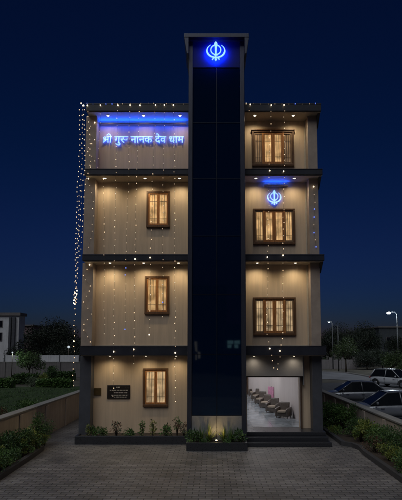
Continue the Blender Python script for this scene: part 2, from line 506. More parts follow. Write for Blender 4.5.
class MB:
    def __init__(s):
        s.v, s.f, s.mi, s.sm, s.mats = [], [], [], [], []

    def m(s, mat):
        if mat not in s.mats:
            s.mats.append(mat)
        return s.mats.index(mat)

    def add(s, vs, fs, mat, smooth=False):
        o = len(s.v)
        i = s.m(mat)
        s.v += [tuple(v) for v in vs]
        for f in fs:
            s.f.append([o + k for k in f])
            s.mi.append(i)
            s.sm.append(smooth)
        return s

    def box(s, x0, x1, y0, y1, z0, z1, mat):
        vs = [(x0, y0, z0), (x1, y0, z0), (x1, y1, z0), (x0, y1, z0), (x0, y0, z1), (x1, y0, z1), (x1, y1, z1), (x0, y1, z1)]
        return s.add(vs, [(0, 3, 2, 1), (4, 5, 6, 7), (0, 1, 5, 4), (1, 2, 6, 5), (2, 3, 7, 6), (3, 0, 4, 7)], mat)

    def rbox(s, x0, x1, y0, y1, z0, z1, r, mat, n=3):
        """box with rounded vertical edges and a chamfered top"""
        pts = []
        for cx_, cy_, a0 in ((x1 - r, y1 - r, 0), (x0 + r, y1 - r, 90), (x0 + r, y0 + r, 180), (x1 - r, y0 + r, 270)):
            for k in range(n + 1):
                a = R(a0 + 90 * k / n)
                pts.append((cx_ + r * math.cos(a), cy_ + r * math.sin(a)))
        c = len(pts)
        mx, my = (x0 + x1) / 2, (y0 + y1) / 2
        ch = r * 0.6
        sx, sy = 1 - ch / max(1e-6, (x1 - x0) / 2), 1 - ch / max(1e-6, (y1 - y0) / 2)
        vs = [(x, y, z0) for x, y in pts] + [(x, y, z1 - ch) for x, y in pts] + [(mx + (x - mx) * sx, my + (y - my) * sy, z1) for x, y in pts]
        fs = [list(range(c))[::-1], list(range(2 * c, 3 * c))]
        for l in range(2):
            for k in range(c):
                q = (k + 1) % c
                fs.append((l * c + k, l * c + q, (l + 1) * c + q, (l + 1) * c + k))
        return s.add(vs, fs, mat, False)

    def tube(s, pts, rs, mat, seg=8, cap=True, smooth=True):
        pts = [Vector(p) for p in pts]
        if not isinstance(rs, (list, tuple)):
            rs = [rs] * len(pts)
        vs, fs = [], []
        up = None
        for i, p in enumerate(pts):
            t = (pts[min(i + 1, len(pts) - 1)] - pts[max(i - 1, 0)]).normalized()
            if up is None:
                up = t.orthogonal().normalized()
            up = (up - t * up.dot(t)).normalized()
            w = t.cross(up)
            for k in range(seg):
                a = 2 * PI * k / seg
                vs.append(p + (up * math.cos(a) + w * math.sin(a)) * rs[i])
        for i in range(len(pts) - 1):
            for k in range(seg):
                q = (k + 1) % seg
                fs.append((i * seg + k, i * seg + q, (i + 1) * seg + q, (i + 1) * seg + k))
        if cap:
            fs.append(tuple(range(seg))[::-1])
            fs.append(tuple(range((len(pts) - 1) * seg, len(pts) * seg)))
        return s.add(vs, fs, mat, smooth)

    def sphere(s, c, r, mat, seg=8, rings=6, sc=(1, 1, 1)):
        vs, fs = [(c[0], c[1], c[2] + r * sc[2])], []
        for j in range(1, rings):
            a = PI * j / rings
            for k in range(seg):
                b = 2 * PI * k / seg
                vs.append((c[0] + r * sc[0] * math.sin(a) * math.cos(b), c[1] + r * sc[1] * math.sin(a) * math.sin(b), c[2] + r * sc[2] * math.cos(a)))
        vs.append((c[0], c[1], c[2] - r * sc[2]))
        n = len(vs) - 1
        for k in range(seg):
            q = (k + 1) % seg
            fs.append((0, 1 + k, 1 + q))
            for j in range(rings - 2):
                a0, b0 = 1 + j * seg, 1 + (j + 1) * seg
                fs.append((a0 + k, b0 + k, b0 + q, a0 + q))
            fs.append((1 + (rings - 2) * seg + q, 1 + (rings - 2) * seg + k, n))
        return s.add(vs, fs, mat, True)

    def cyl(s, c, r, h, mat, axis='z', seg=20, smooth=True):
        d = {'x': Vector((1, 0, 0)), 'y': Vector((0, 1, 0)), 'z': Vector((0, 0, 1))}[axis]
        c = Vector(c)
        return s.tube([c, c + d * h], r, mat, seg, True, smooth)

    def prism_xz(s, poly, y0, y1, mats):
        """extrude a polygon given in x,z from y0 (front) to y1 (back); mats = front, side, back"""
        n = len(poly)
        f, sd, bk = mats
        area = sum(poly[i][0] * poly[(i + 1) % n][1] - poly[(i + 1) % n][0] * poly[i][1] for i in range(n))
        if area < 0:
            poly = poly[::-1]
        vs = [(x, y0, z) for x, z in poly] + [(x, y1, z) for x, z in poly]
        s.add(vs, [list(range(n))], f)
        s.add(vs, [list(range(n, 2 * n))[::-1]], bk)
        s.add(vs, [(i, n + i, n + (i + 1) % n, (i + 1) % n) for i in range(n)], sd)
        return s

    def stroke_xz(s, pts, ws, y0, y1, mats):
        """a band of varying width along a polyline in x,z, extruded in y"""
        L_, R_ = [], []
        for i, (x, z) in enumerate(pts):
            a = pts[max(i - 1, 0)]
            b = pts[min(i + 1, len(pts) - 1)]
            dx, dz = b[0] - a[0], b[1] - a[1]
            l = math.hypot(dx, dz) or 1
            w = ws[i] if isinstance(ws, (list, tuple)) else ws
            L_.append((x - dz / l * w / 2, z + dx / l * w / 2))
            R_.append((x + dz / l * w / 2, z - dx / l * w / 2))
        for i in range(len(pts) - 1):
            q = [L_[i], R_[i], R_[i + 1], L_[i + 1]]
            vs = [(x, y0, z) for x, z in q] + [(x, y1, z) for x, z in q]
            s.add(vs, [(0, 1, 2, 3)], mats[0])
            s.add(vs, [(7, 6, 5, 4)], mats[2])
            sides = [(1, 5, 6, 2), (3, 7, 4, 0)]
            if i == 0:
                sides.append((0, 4, 5, 1))
            if i == len(pts) - 2:
                sides.append((2, 6, 7, 3))
            s.add(vs, sides, mats[1])
        return s

    def sheet(s, pts, mat):
        return s.add(pts, [list(range(len(pts)))], mat)

    def mesh(s, name):
        me = bpy.data.meshes.new(name)
        me.from_pydata(s.v, [], s.f)
        for m_ in s.mats:
            me.materials.append(m_)
        me.polygons.foreach_set('material_index', s.mi)
        me.polygons.foreach_set('use_smooth', s.sm)
        me.update()
        return me

    def obj(s, name, parent=None, off=None, bevel=0.0):
        """ONE mesh object; off = the world place of its thing, taken off the vertices"""
        if off is not None:
            s.v = [(x - off[0], y - off[1], z - off[2]) for x, y, z in s.v]
        o = bpy.data.objects.new(name, s.mesh(name))
        COL.objects.link(o)
        if parent is not None:
            o.parent = parent
        if bevel:
            md = o.modifiers.new('edge', 'BEVEL')
            md.width = bevel
            md.segments = 2
            md.limit_method = 'ANGLE'
        return o


def tag(o, label, cat, group=None):
    o['label'] = label
    o['category'] = cat
    if group:
        o['group'] = group
    return o


def thing(name, label, cat, loc=(0, 0, 0), rz=0.0, group=None):
    o = bpy.data.objects.new(name, None)
    o.empty_display_size = 0.3
    COL.objects.link(o)
    o.location = loc
    o.rotation_euler = (0, 0, rz)
    return tag(o, label, cat, group)


def structure(name, mb, kind='structure', **kw):
    o = mb.obj(name, **kw)
    o['kind'] = kind
    return o


def copy_thing(root, loc=None, rz=None, label=None, group=None, scale=None):
    def rec(o, par):
        c = o.copy()
        COL.objects.link(c)
        if par is not None:
            c.parent = par
        for ch in o.children:
            rec(ch, c)
        return c
    c = rec(root, None)
    if loc is not None:
        c.location = loc
    if rz is not None:
        c.rotation_euler = (0, 0, rz)
    if label:
        c['label'] = label
    if group:
        c['group'] = group
    if scale:
        c.scale = scale if isinstance(scale, (tuple, list)) else (scale,) * 3
    return c


def lamp(typ, name, loc, energy, col, parent=None, rot=(0, 0, 0), size=0.05, off=(0, 0, 0), wide=None, **kw):
    d = bpy.data.lights.new(name, typ)
    d.energy = energy
    d.color = col
    if typ in ('POINT', 'SPOT'):
        d.shadow_soft_size = size
    if typ == 'AREA':
        d.shape = 'RECTANGLE'
        d.size, d.size_y = wide
    for k, v in kw.items():
        setattr(d, k, v)
    o = bpy.data.objects.new(name, d)
    COL.objects.link(o)
    o.location = Vector(loc) - Vector(off)
    o.rotation_euler = rot
    if parent is not None:
        o.parent = parent
    return o


# ------------------------------------------------------------------ sky and added fill light
w = bpy.data.worlds.new('World')
SC.world = w
w.use_nodes = True
nt = w.node_tree
bg = nt.nodes['Background']
sky = N(nt, 'ShaderNodeTexSky', sky_type='NISHITA', sun_disc=False)
sky.sun_elevation = R(-1.2)
sky.sun_rotation = 0.0          # the afterglow lies beyond the building
sky.altitude = 100
sky.air_density = 1.0
sky.dust_density = 0.3
sky.ozone_density = 6.0
tint = N(nt, 'ShaderNodeMix', data_type='RGBA', blend_type='MULTIPLY')
tint.inputs[0].default_value = 1
tint.inputs[7].default_value = (0.55, 1.08, 0.93, 1)
nt.links.new(sky.outputs[0], tint.inputs[6])
# faint town glow low over the horizon
tcw = N(nt, 'ShaderNodeTexCoord')
sxw = N(nt, 'ShaderNodeSeparateXYZ')
nt.links.new(tcw.outputs['Generated'], sxw.inputs[0])
mrw = N(nt, 'ShaderNodeMapRange', interpolation_type='SMOOTHSTEP')
mrw.inputs['From Min'].default_value = 0.42
mrw.inputs['From Max'].default_value = 0.0
nt.links.new(sxw.outputs['Z'], mrw.inputs['Value'])
glw = N(nt, 'ShaderNodeMix', data_type='RGBA', blend_type='ADD')
nt.links.new(mrw.outputs['Result'], glw.inputs[0])
nt.links.new(tint.outputs[2], glw.inputs[6])
glw.inputs[7].default_value = (0.045, 0.01, 0.14, 1)
nt.links.new(glw.outputs[2], bg.inputs['Color'])
bg.inputs['Strength'].default_value = 0.10

sun_d = bpy.data.lights.new('night_fill', 'SUN')  # broad soft fill added to lift the foreground; no moon known
sun_d.energy = 0.92
sun_d.angle = R(50)
sun_d.color = (0.92, 0.96, 1.0)
sun = bpy.data.objects.new('night_fill', sun_d)
COL.objects.link(sun)
sun.rotation_euler = (R(34), 0, R(-25))

# ------------------------------------------------------------------ setting: ground, driveway, lawn, road
g = MB()
g.sheet([(-900, -500, -0.03), (900, -500, -0.03), (900, 2500, -0.03), (-900, 2500, -0.03)], M_ground)
structure('ground', g)

WALL_L, WALL_R = -6.67, 6.2      # inner faces of the compound walls
g = MB()
g.sheet([(WALL_L, -17.4, 0), (WALL_R, -17.4, 0), (WALL_R, 9, 0), (WALL_L, 14, 0)], M_pav)
structure('driveway', g)
g = MB()
g.sheet([(-60, -30, 0), (60, -30, 0), (60, -17.4, 0), (-60, -17.4, 0)], M_asphalt)
structure('street', g)

lawn = MB()
nx, ny = 44, 52
vs, fs = [], []
for j in range(ny + 1):
    for i in range(nx + 1):
        x, y = -46 + i * (46 - 7.05) / nx, -17 + j * (25.5 + 17) / ny
        vs.append((x, y, 0.02 + 0.05 * noise.noise(Vector((x * .5, y * .5, 0)))))
for j in range(ny):
    for i in range(nx):
        a = j * (nx + 1) + i
        fs.append((a, a + 1, a + nx + 2, a + nx + 1))
lawn.add(vs, fs, M_lawn, True)
structure('lawn', lawn)
gr = MB()
for k in range(16000):
    d = rnd.random() ** 1.5
    x, y = -7.2 - 22 * rnd.random(), 3 + 20 * rnd.random()
    if x < -24 - 0 * d:
        continue
    h, a = 0.05 + 0.09 * rnd.random(), rnd.random() * 6.28
    wx, wy = math.cos(a) * .025, math.sin(a) * .025
    lx, ly = rnd.uniform(-.05, .05), rnd.uniform(-.05, .05)
    gr.add([(x - wx, y - wy, 0), (x + wx, y + wy, 0), (x + lx, y + ly, h)], [(0, 1, 2)], M_leaf_dark)
structure('grass', gr, 'stuff')

park = MB()
park.sheet([(6.62, -17.4, 0.004), (30, -17.4, 0.004), (34, 30, 0.004), (6.62, 30, 0.004)], M_asphalt)
structure('parking_lot', park)
rd = MB()
# a paler lane curving away behind the lot
c0 = [(G(322, 371.5), G(322, 379)), (G(345, 373), G(345, 380)), (G(365, 376.5), G(365, 384)), (G(385, 381), G(385, 390)), (G(410, 388), G(410, 400)), (G(440, 398), G(440, 415))]
c0 = [(Vector((5.0, c0[0][0].y + 2, 0)), Vector((5.0, c0[0][1].y + 1, 0)))] + c0
for (a, b), (c, d) in zip(c0[:-1], c0[1:]):
    rd.sheet([(b.x, b.y, .008), (d.x, d.y, .008), (c.x, c.y, .008), (a.x, a.y, .008)], M_road)
structure('road', rd)
kb = MB()
pts = [a for a, b in c0]
for a, b in zip(pts[:-1], pts[1:]):
    n = Vector((-(b.y - a.y), b.x - a.x, 0)).normalized() * .25
    q = [a, b, b + n, a + n]
    kb.add([(p.x, p.y, 0.0) for p in q] + [(p.x, p.y, .14) for p in q], [(4, 5, 6, 7), (0, 1, 5, 4), (2, 3, 7, 6), (1, 2, 6, 5), (3, 0, 4, 7)], M_coping)
structure('road_kerb', kb)

# ------------------------------------------------------------------ compound walls, planting beds
def compound_wall(name, label, x0, x1, y0, y1, h, seg):
    t = thing(name, label, 'wall', (x0, y0, 0))
    b = MB()
    b.box(x0, x1, y0, y1, -0.02, h, M_compound)
    b.obj('masonry', t, t.location)
    c = MB()
    c.box(x0 - .04, x1 + .04, y0 - .03, y1 + .03, h + 0.002, h + .07, M_coping)
    c.obj('coping', t, t.location, bevel=.012)
    y = y0 + .2
    while y < y1:
        p = MB()
        inner = x1 if x1 < 0 else x0
        d = .045 if x1 < 0 else -.045
        p.box(min(inner, inner + d) + .001 * (d > 0), max(inner, inner + d) - .001 * (d < 0), y, y + .28, 0, h - .04, M_compound)
        p.obj('pier', t, t.location, bevel=.01)
        y += seg
    return t


compound_wall('compound_wall', 'tan masonry compound wall dividing the driveway from the lawn', WALL_L - .28, WALL_L, -17.0, 14, 1.24, 2.6)
compound_wall('compound_wall', 'tan masonry compound wall between the shrub bed and the parked cars', WALL_R, WALL_R + .28, -17.0, 16, 1.0, 2.3)


def bed(name, outline, mat_soil, kerb_idx):
    """soil inside an outline; a kerb along the listed run of its edge"""
    s_ = MB()
    s_.sheet([(x, y, 0.07) for x, y in outline], mat_soil)
    structure(name, s_)
    k = MB()
    pts_ = [Vector((outline[i][0], outline[i][1], 0)) for i in kerb_idx]
    top, bot = [], []
    for i, p in enumerate(pts_):
        a, b = pts_[max(i - 1, 0)], pts_[min(i + 1, len(pts_) - 1)]
        t = (b - a).normalized()
        n = Vector((-t.y, t.x, 0)) * .075
        top.append((p + n, p - n))
    for (a, b), (c, d) in zip(top[:-1], top[1:]):
        q = [a, c, d, b]
        k.add([(p.x, p.y, 0) for p in q] + [(p.x, p.y, .15) for p in q], [(4, 5, 6, 7), (7, 6, 5, 4), (0, 1, 5, 4), (2, 3, 7, 6), (1, 2, 6, 5), (3, 0, 4, 7)][0:1] + [(0, 1, 5, 4), (2, 3, 7, 6), (1, 2, 6, 5), (3, 0, 4, 7)], M_kerb)
    structure(name.replace('bed', 'kerb'), k)


def arc(cx, cy, r, a0, a1, n):
    return [(cx + r * math.cos(R(a0 + (a1 - a0) * i / n)), cy + r * math.sin(R(a0 + (a1 - a0) * i / n))) for i in range(n + 1)]


# left bed: kerb at x = -5.75, curving into the wall near y = 0
o1 = [(WALL_L, -16.5), (-5.70, -16.5), (-5.72, -5.0), (-5.80, -2.4)] + arc(-6.72, -1.3, .86, 0, 80, 7)
bed('planting_bed', o1, M_soil, list(range(1, len(o1))))
# right bed: rounded nose at y = -0.6, soil runs on beside the building
o2 = [(WALL_R, -16.5), (WALL_R, 12), (4.75, 12), (4.75, -0.35), (5.02, -0.62), (5.14, -1.1), (5.05, -1.9), (5.0, -16.5)]
bed('planting_bed', o2, M_soil, list(range(2, len(o2))))

# ------------------------------------------------------------------ the building
Y_PANEL, Y_COL = 0.8, 0.35
XLO = P(78.6, 400, 0).x            # outer edge of the ledges
XRO = P(326.5, 352, 0).x
XCL0, XCL1 = P(79.2, 400, Y_COL).x, P(90.5, 400, Y_COL).x     # corner columns
XCR0, XCR1 = P(312.6, 400, Y_COL).x, P(322.5, 400, Y_COL).x
XTL, XTR = P(187.0, 420, -.6).x, P(246.6, 420, -.6).x         # tower sides
Y_T = -0.6


def zf(py, Y=0.0):
    return P(212, py, Y).z


BANDS = [(zf(346.5), zf(356)), (zf(255), zf(261.3)), (zf(169.5), zf(175.4)), (zf(104), zf(111.6))]   # top, bottom of each ledge
ROOF_Z = BANDS[3][0]
Z_FLOOR = 0.42
bl = thing('temple_building', 'four storey beige building with lit ledges and a black glass tower in the middle', 'building', (0, 0, 0))


def bpart(name, mb, bevel=0.0, label=None, parent=None):
    o = mb.obj(name, parent or bl, None, bevel)
    if label:
        o['label'] = label
    return o


# body shell
DEPTH = 17.0
DX0, DX1 = P(247, 400, .9).x, P(299.5, 400, .9).x            # door opening
DZ1 = zf(377, .9)
b = MB()
b.box(XCL0 + .02, DX0, .9, 1.1, 0, ROOF_Z - .05, M_wall)
b.box(DX0, DX1, .9, 1.1, DZ1, ROOF_Z - .05, M_wall)
b.box(DX1, XCR1 - .02, .9, 1.1, 0, ROOF_Z - .05, M_wall)
b.box(DX0, DX1, .9, 1.1, 0, Z_FLOOR - .003, M_granite)
bpart('front_wall', b)
b = MB(); b.box(XCL0 + .02, XCL0 + .22, 1.1, DEPTH, 0, ROOF_Z - .05, M_wall); bpart('side_wall', b)
b = MB(); b.box(XCR1 - .22, XCR1 - .02, 1.1, DEPTH, 0, ROOF_Z - .05, M_wall); bpart('side_wall', b)
b = MB(); b.box(XCL0 + .22, XCR1 - .22, DEPTH - .2, DEPTH, 0, ROOF_Z - .05, M_wall); bpart('rear_wall', b)
b = MB(); b.box(XCL0 + .22, XCR1 - .22, 1.1, DEPTH - .2, ROOF_Z - .4, ROOF_Z - .1, M_soffit); bpart('roof', b)
# the hall seen through the open door
HX0 = XTL + .2
b = MB(); b.box(HX0 - 2.5, XCR1 - .222, 1.1, DEPTH - .2, 0.1, Z_FLOOR, M_tile); bpart('hall_floor', b)
b = MB(); b.box(HX0 - 2.5, XCR1 - .222, 1.1, DEPTH - .2, 3.32, 3.5, M_hallback); bpart('hall_ceiling', b)
A_, B_ = G(293, 417.5, Z_FLOOR), G(249, 394.5, Z_FLOOR)
dv = (B_ - A_)
S_ = A_ - dv * ((A_.y - 1.12) / dv.y)
E_ = A_ + dv * ((DEPTH - .22 - A_.y) / dv.y)
nrm = Vector((-dv.y, dv.x, 0)).normalized() * -.1
b = MB()
q = [S_, E_, E_ + nrm, S_ + nrm]
b.add([(p.x, p.y, Z_FLOOR + .001) for p in q] + [(p.x, p.y, 3.318) for p in q], [(0, 1, 5, 4), (1, 2, 6, 5), (2, 3, 7, 6), (3, 0, 4, 7), (4, 5, 6, 7)], M_hallwall)
bpart('hall_side_wall', b)
b = MB(); b.box(HX0 - 2.6, HX0 - 2.5, 1.1, DEPTH - .2, 0.1, 3.5, M_hallback); bpart('hall_side_wall', b)
yb = B_.y + .25
b = MB(); b.box(HX0 - 2.49, 2.55, yb, yb + .15, Z_FLOOR + .001, 3.318, M_hallback); bpart('hall_end_wall', b)
xb0 = P(248, 390, yb).x
b = MB(); b.box(xb0 - .9, xb0 + .55, yb - .06, yb - .002, Z_FLOOR + .002, Z_FLOOR + 2.0, M_brownwood); bpart('inner_door', b)
# hall ceiling tubes
for i, (x, y) in enumerate([(1.3, 3.4), (1.6, 6.6), (0.9, 9.8), (0.2, 13)]):
    lt = tag(MB().box(x - .6, x + .6, y - .08, y + .08, 3.25, 3.318, M_tube).obj('ceiling_light'), 'white tube light on the hall ceiling inside the doorway', 'ceiling light', 'tube lights in the hall')
    lamp('AREA', 'tube_glow', (x, y, 3.24), 30, (0.97, 0.95, 1.0), None, (0, 0, 0), wide=(1.2, .3))

# ledges with their soffits
for k, (zt, zb) in enumerate(BANDS):
    for (x0, x1) in ((XLO, XTL - .004), (XTR + .004, XRO)):
        if k == 3:
            x0 += .0
            x1 -= .0
        b = MB(); b.box(x0, x1, 0, 1.15, zb + .03, zt, M_fascia)
        led = bpart('ledge', b, .012)
        b = MB(); b.box(x0 + .04, x1 - (.04 if x1 > 0 else 0), .05, Y_PANEL + .05, zb, zb + .028, M_soffit)
        bpart('soffit', b, parent=led)
        b = MB(); b.box(x0, x1, -.012, .05, zt + .002, zt + .03, M_frame)
        bpart('drip_edge', b, parent=led)
    # side returns along the flanks
    for (x0, x1) in ((XLO, XCL0 + .018), (XCR1 - .018, XRO)):
        b = MB(); b.box(x0, x1, 1.152, DEPTH, zb + .03, zt, M_fascia); bpart('side_ledge', b)
    # dropped end brackets under the outer right corner
    if k:
        zd = .42 if k == 3 else .36
        b = MB()
        x1 = XRO - .02
        poly = [(.12, zb - .002), (.95, zb - .002), (.95, zb - zd), (.55, zb - zd)]
        vs = [(x1 - .1, y, z) for y, z in poly] + [(x1, y, z) for y, z in poly]
        b.add(vs, [(0, 1, 2, 3), (7, 6, 5, 4), (0, 4, 5, 1), (1, 5, 6, 2), (2, 6, 7, 3), (3, 7, 4, 0)], M_slate)
        bpart('ledge_bracket', b)

# corner columns and cladding panels, storey by storey
floors = [(0.0, BANDS[0][1]), (BANDS[0][0], BANDS[1][1]), (BANDS[1][0], BANDS[2][1]), (BANDS[2][0], BANDS[3][1])]
XPL0, XPL1 = XCL1 + .002, XTL - .003
XPR0, XPR1 = XTR + .003, XCR0 - .002
for k, (z0, z1) in enumerate(floors):
    z0 += .002 if k else 0
    z1 -= .002
    for (x0, x1) in ((XCL0, XCL1), (XCR0, XCR1)):
        b = MB(); b.box(x0, x1, Y_COL, .898, z0, z1, M_slate if k == 0 else M_col)
        bpart('pillar' if k == 0 else 'corner_column', b, .01)
    b = MB(); b.box(XPL0, XPL1, Y_PANEL, .898, z0, z1, M_wall); bpart('cladding_panel', b)
    if k:
        b = MB(); b.box(XPR0, XPR1, Y_PANEL, .898, z0, z1, M_wall); bpart('cladding_panel', b)
    if k:
        for (x0, x1) in ((XPL0, XPL1), (XPR0, XPR1)):
            b = MB()
            b.box(x1 - .06, x1 - .004, Y_PANEL - .03, Y_PANEL - .002, z0, z1, M_trim)
            b.box(x0 + .004, x1 - .062, Y_PANEL - .03, Y_PANEL - .002, z0, z0 + .05, M_trim)
            bpart('edge_trim', b)
# ground floor right: lintel board, door surround, beige pier
LX1 = P(303, 366, .5).x
zl0, zl1 = zf(376.2, .5), BANDS[0][1] - .003
b = MB(); b.box(XPR0, LX1, .5, .62, zl0, zl1, M_lintel); bpart('lintel_board', b, .006)
b = MB(); b.box(DX1 + .07, XPR1, Y_PANEL, .898, Z_FLOOR + .002, zl1, M_wall); bpart('cladding_panel', b)
b = MB()
b.box(DX1, DX1 + .068, .70, .898, Z_FLOOR + .002, DZ1 + .08, M_brownwood)
b.box(DX0 - .03, DX1 - .002, .72, .898, DZ1, DZ1 + .08, M_brownwood)
bpart('door_frame', b, .005)
b = MB(); b.box(DX1 + .1, LX1 + .06, .625, .795, zl0 - .35, zl1, M_lintel); bpart('lintel_return', b)

# entrance steps
sy = G(250, 447).y
for i, (px, py) in enumerate(((332, 445), (328.5, 439.5), (326, 434))):
    y0 = sy + i * .30
    x1 = P(px, py, y0).x
    b = MB(); b.box(XTR + .002, x1, y0, .895 if i == 2 else y0 + .9, .0 if i == 0 else .14 * i + .001, .14 * (i + 1) - .001, M_granite)
    bpart('step', b, .012)

# ---- tower
zt_top = zf(33.2, Y_T - .25)
z_pan_t = zf(37, Y_T)
z_pan_b = zf(67.3, Y_T)
z_base = zf(416.5, Y_T)
JX0, JX1 = P(191.6, 420, Y_T).x, P(241.8, 420, Y_T).x
b = MB(); b.box(XTL + .02, XTR - .02, Y_T + .12, 3.0, 0, zt_top - .16, M_slate); bpart('tower_core', b)
for (x0, x1) in ((XTL, JX0), (JX1, XTR)):
    b = MB(); b.box(x0, x1, Y_T, .95, 0, zt_top - .162, M_frame); bpart('tower_jamb', b, .012)
xm = (JX0 + JX1) / 2
cell_z = [z_base + .03]
nrow = 6
for i in range(1, nrow + 1):
    cell_z.append(z_base + .03 + (z_pan_b - z_base - .03) * i / nrow)
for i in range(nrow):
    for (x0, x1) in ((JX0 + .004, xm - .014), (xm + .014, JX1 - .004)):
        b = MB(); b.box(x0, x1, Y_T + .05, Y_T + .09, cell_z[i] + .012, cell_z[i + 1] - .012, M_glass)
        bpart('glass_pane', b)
b = MB()
b.box(xm - .012, xm + .012, Y_T + .03, Y_T + .118, z_base + .03, z_pan_b, M_mull)
for z in cell_z[1:-1]:
    b.box(JX0 + .002, xm - .0125, Y_T + .04, Y_T + .118, z - .01, z + .01, M_mull)
    b.box(xm + .0125, JX1 - .002, Y_T + .04, Y_T + .118, z - .01, z + .01, M_mull)
bpart('mullions', b)
b = MB(); b.box(JX0 + .002, JX1 - .002, Y_T + .03, Y_T + .118, z_pan_b + .012, z_pan_t, M_bluepanel); bpart('sign_panel', b, .004)
b = MB(); b.box(JX0 + .002, xm - .006, Y_T + .03, Y_T + .118, .02, z_base + .015, M_greystone); b.box(xm + .006, JX1 - .002, Y_T + .03, Y_T + .118, .02, z_base + .015, M_greystone); bpart('base_cladding', b, .004)
# cap with its two tapered cheeks
cx0, cx1 = P(184.0, 34, Y_T - .25).x, P(248.9, 34, Y_T - .25).x
zc0 = zt_top - .16
b = MB(); b.box(cx0, cx1, Y_T - .25, 1.2, zc0 + .002, zt_top, M_frame); cap = bpart('tower_cap', b, .012)
for s in (0, 1):
    xo, xi = (cx0, XTL) if s == 0 else (cx1, XTR)
    zb_ = zf(57, Y_T)
    poly = [(xo + (.01 if s == 0 else -.01), zc0), (xi, zc0), (xi, zb_), (xi + (-.06 if s == 0 else .06), zb_)]
    b = MB(); b.prism_xz(poly, Y_T - .24, .9, (M_frame,) * 3); bpart('cap_cheek', b, parent=cap)

# planters (granite troughs built onto the front)
tp_y = G(216, 451.4).y
TPX0, TPX1 = P(186.2, 447, tp_y).x, P(247.6, 447, tp_y).x
TPZ = P(216, 442.8, tp_y).z


def trough(x0, x1, y0, y1, z, t=.09):
    o = MB()
    o.box(x0, x1, y0, y0 + t, 0, z, M_granite)
    o.box(x0, x0 + t, y0 + t + .001, y1, 0, z, M_granite)
    o.box(x1 - t, x1, y0 + t + .001, y1, 0, z, M_granite)
    pl = bpart('planter', o, .012)
    s_ = MB()
    n_ = 24
    vs_, fs_ = [], []
    for i in range(n_ + 1):
        for j in range(5):
            x, y = x0 + t + (x1 - x0 - 2 * t) * i / n_, y0 + t + (y1 - y0 - t) * j / 4
            vs_.append((x, y, z - .05 + .035 * noise.noise(Vector((x * 4, y * 4, 1)))))
    for i in range(n_):
        for j in range(4):
            a = i * 5 + j
            fs_.append((a, a + 5, a + 6, a + 1))
    s_.add(vs_, fs_, M_soil, True)
    bpart('soil', s_, parent=pl)


trough(TPX0, TPX1, tp_y, Y_T - .002, TPZ)
lp_y = G(120, 444.6).y
LPX0, LPX1 = P(74.5, 440, lp_y).x, XTL - .006
LPZ = P(120, 436, lp_y).z
trough(LPX0, LPX1, lp_y, Y_COL - .003, LPZ)
b = MB(); b.box(LPX0 + .05, LPX1, Y_COL - .001, Y_PANEL - .003, 0, LPZ - .06, M_soil); bpart('soil', b)


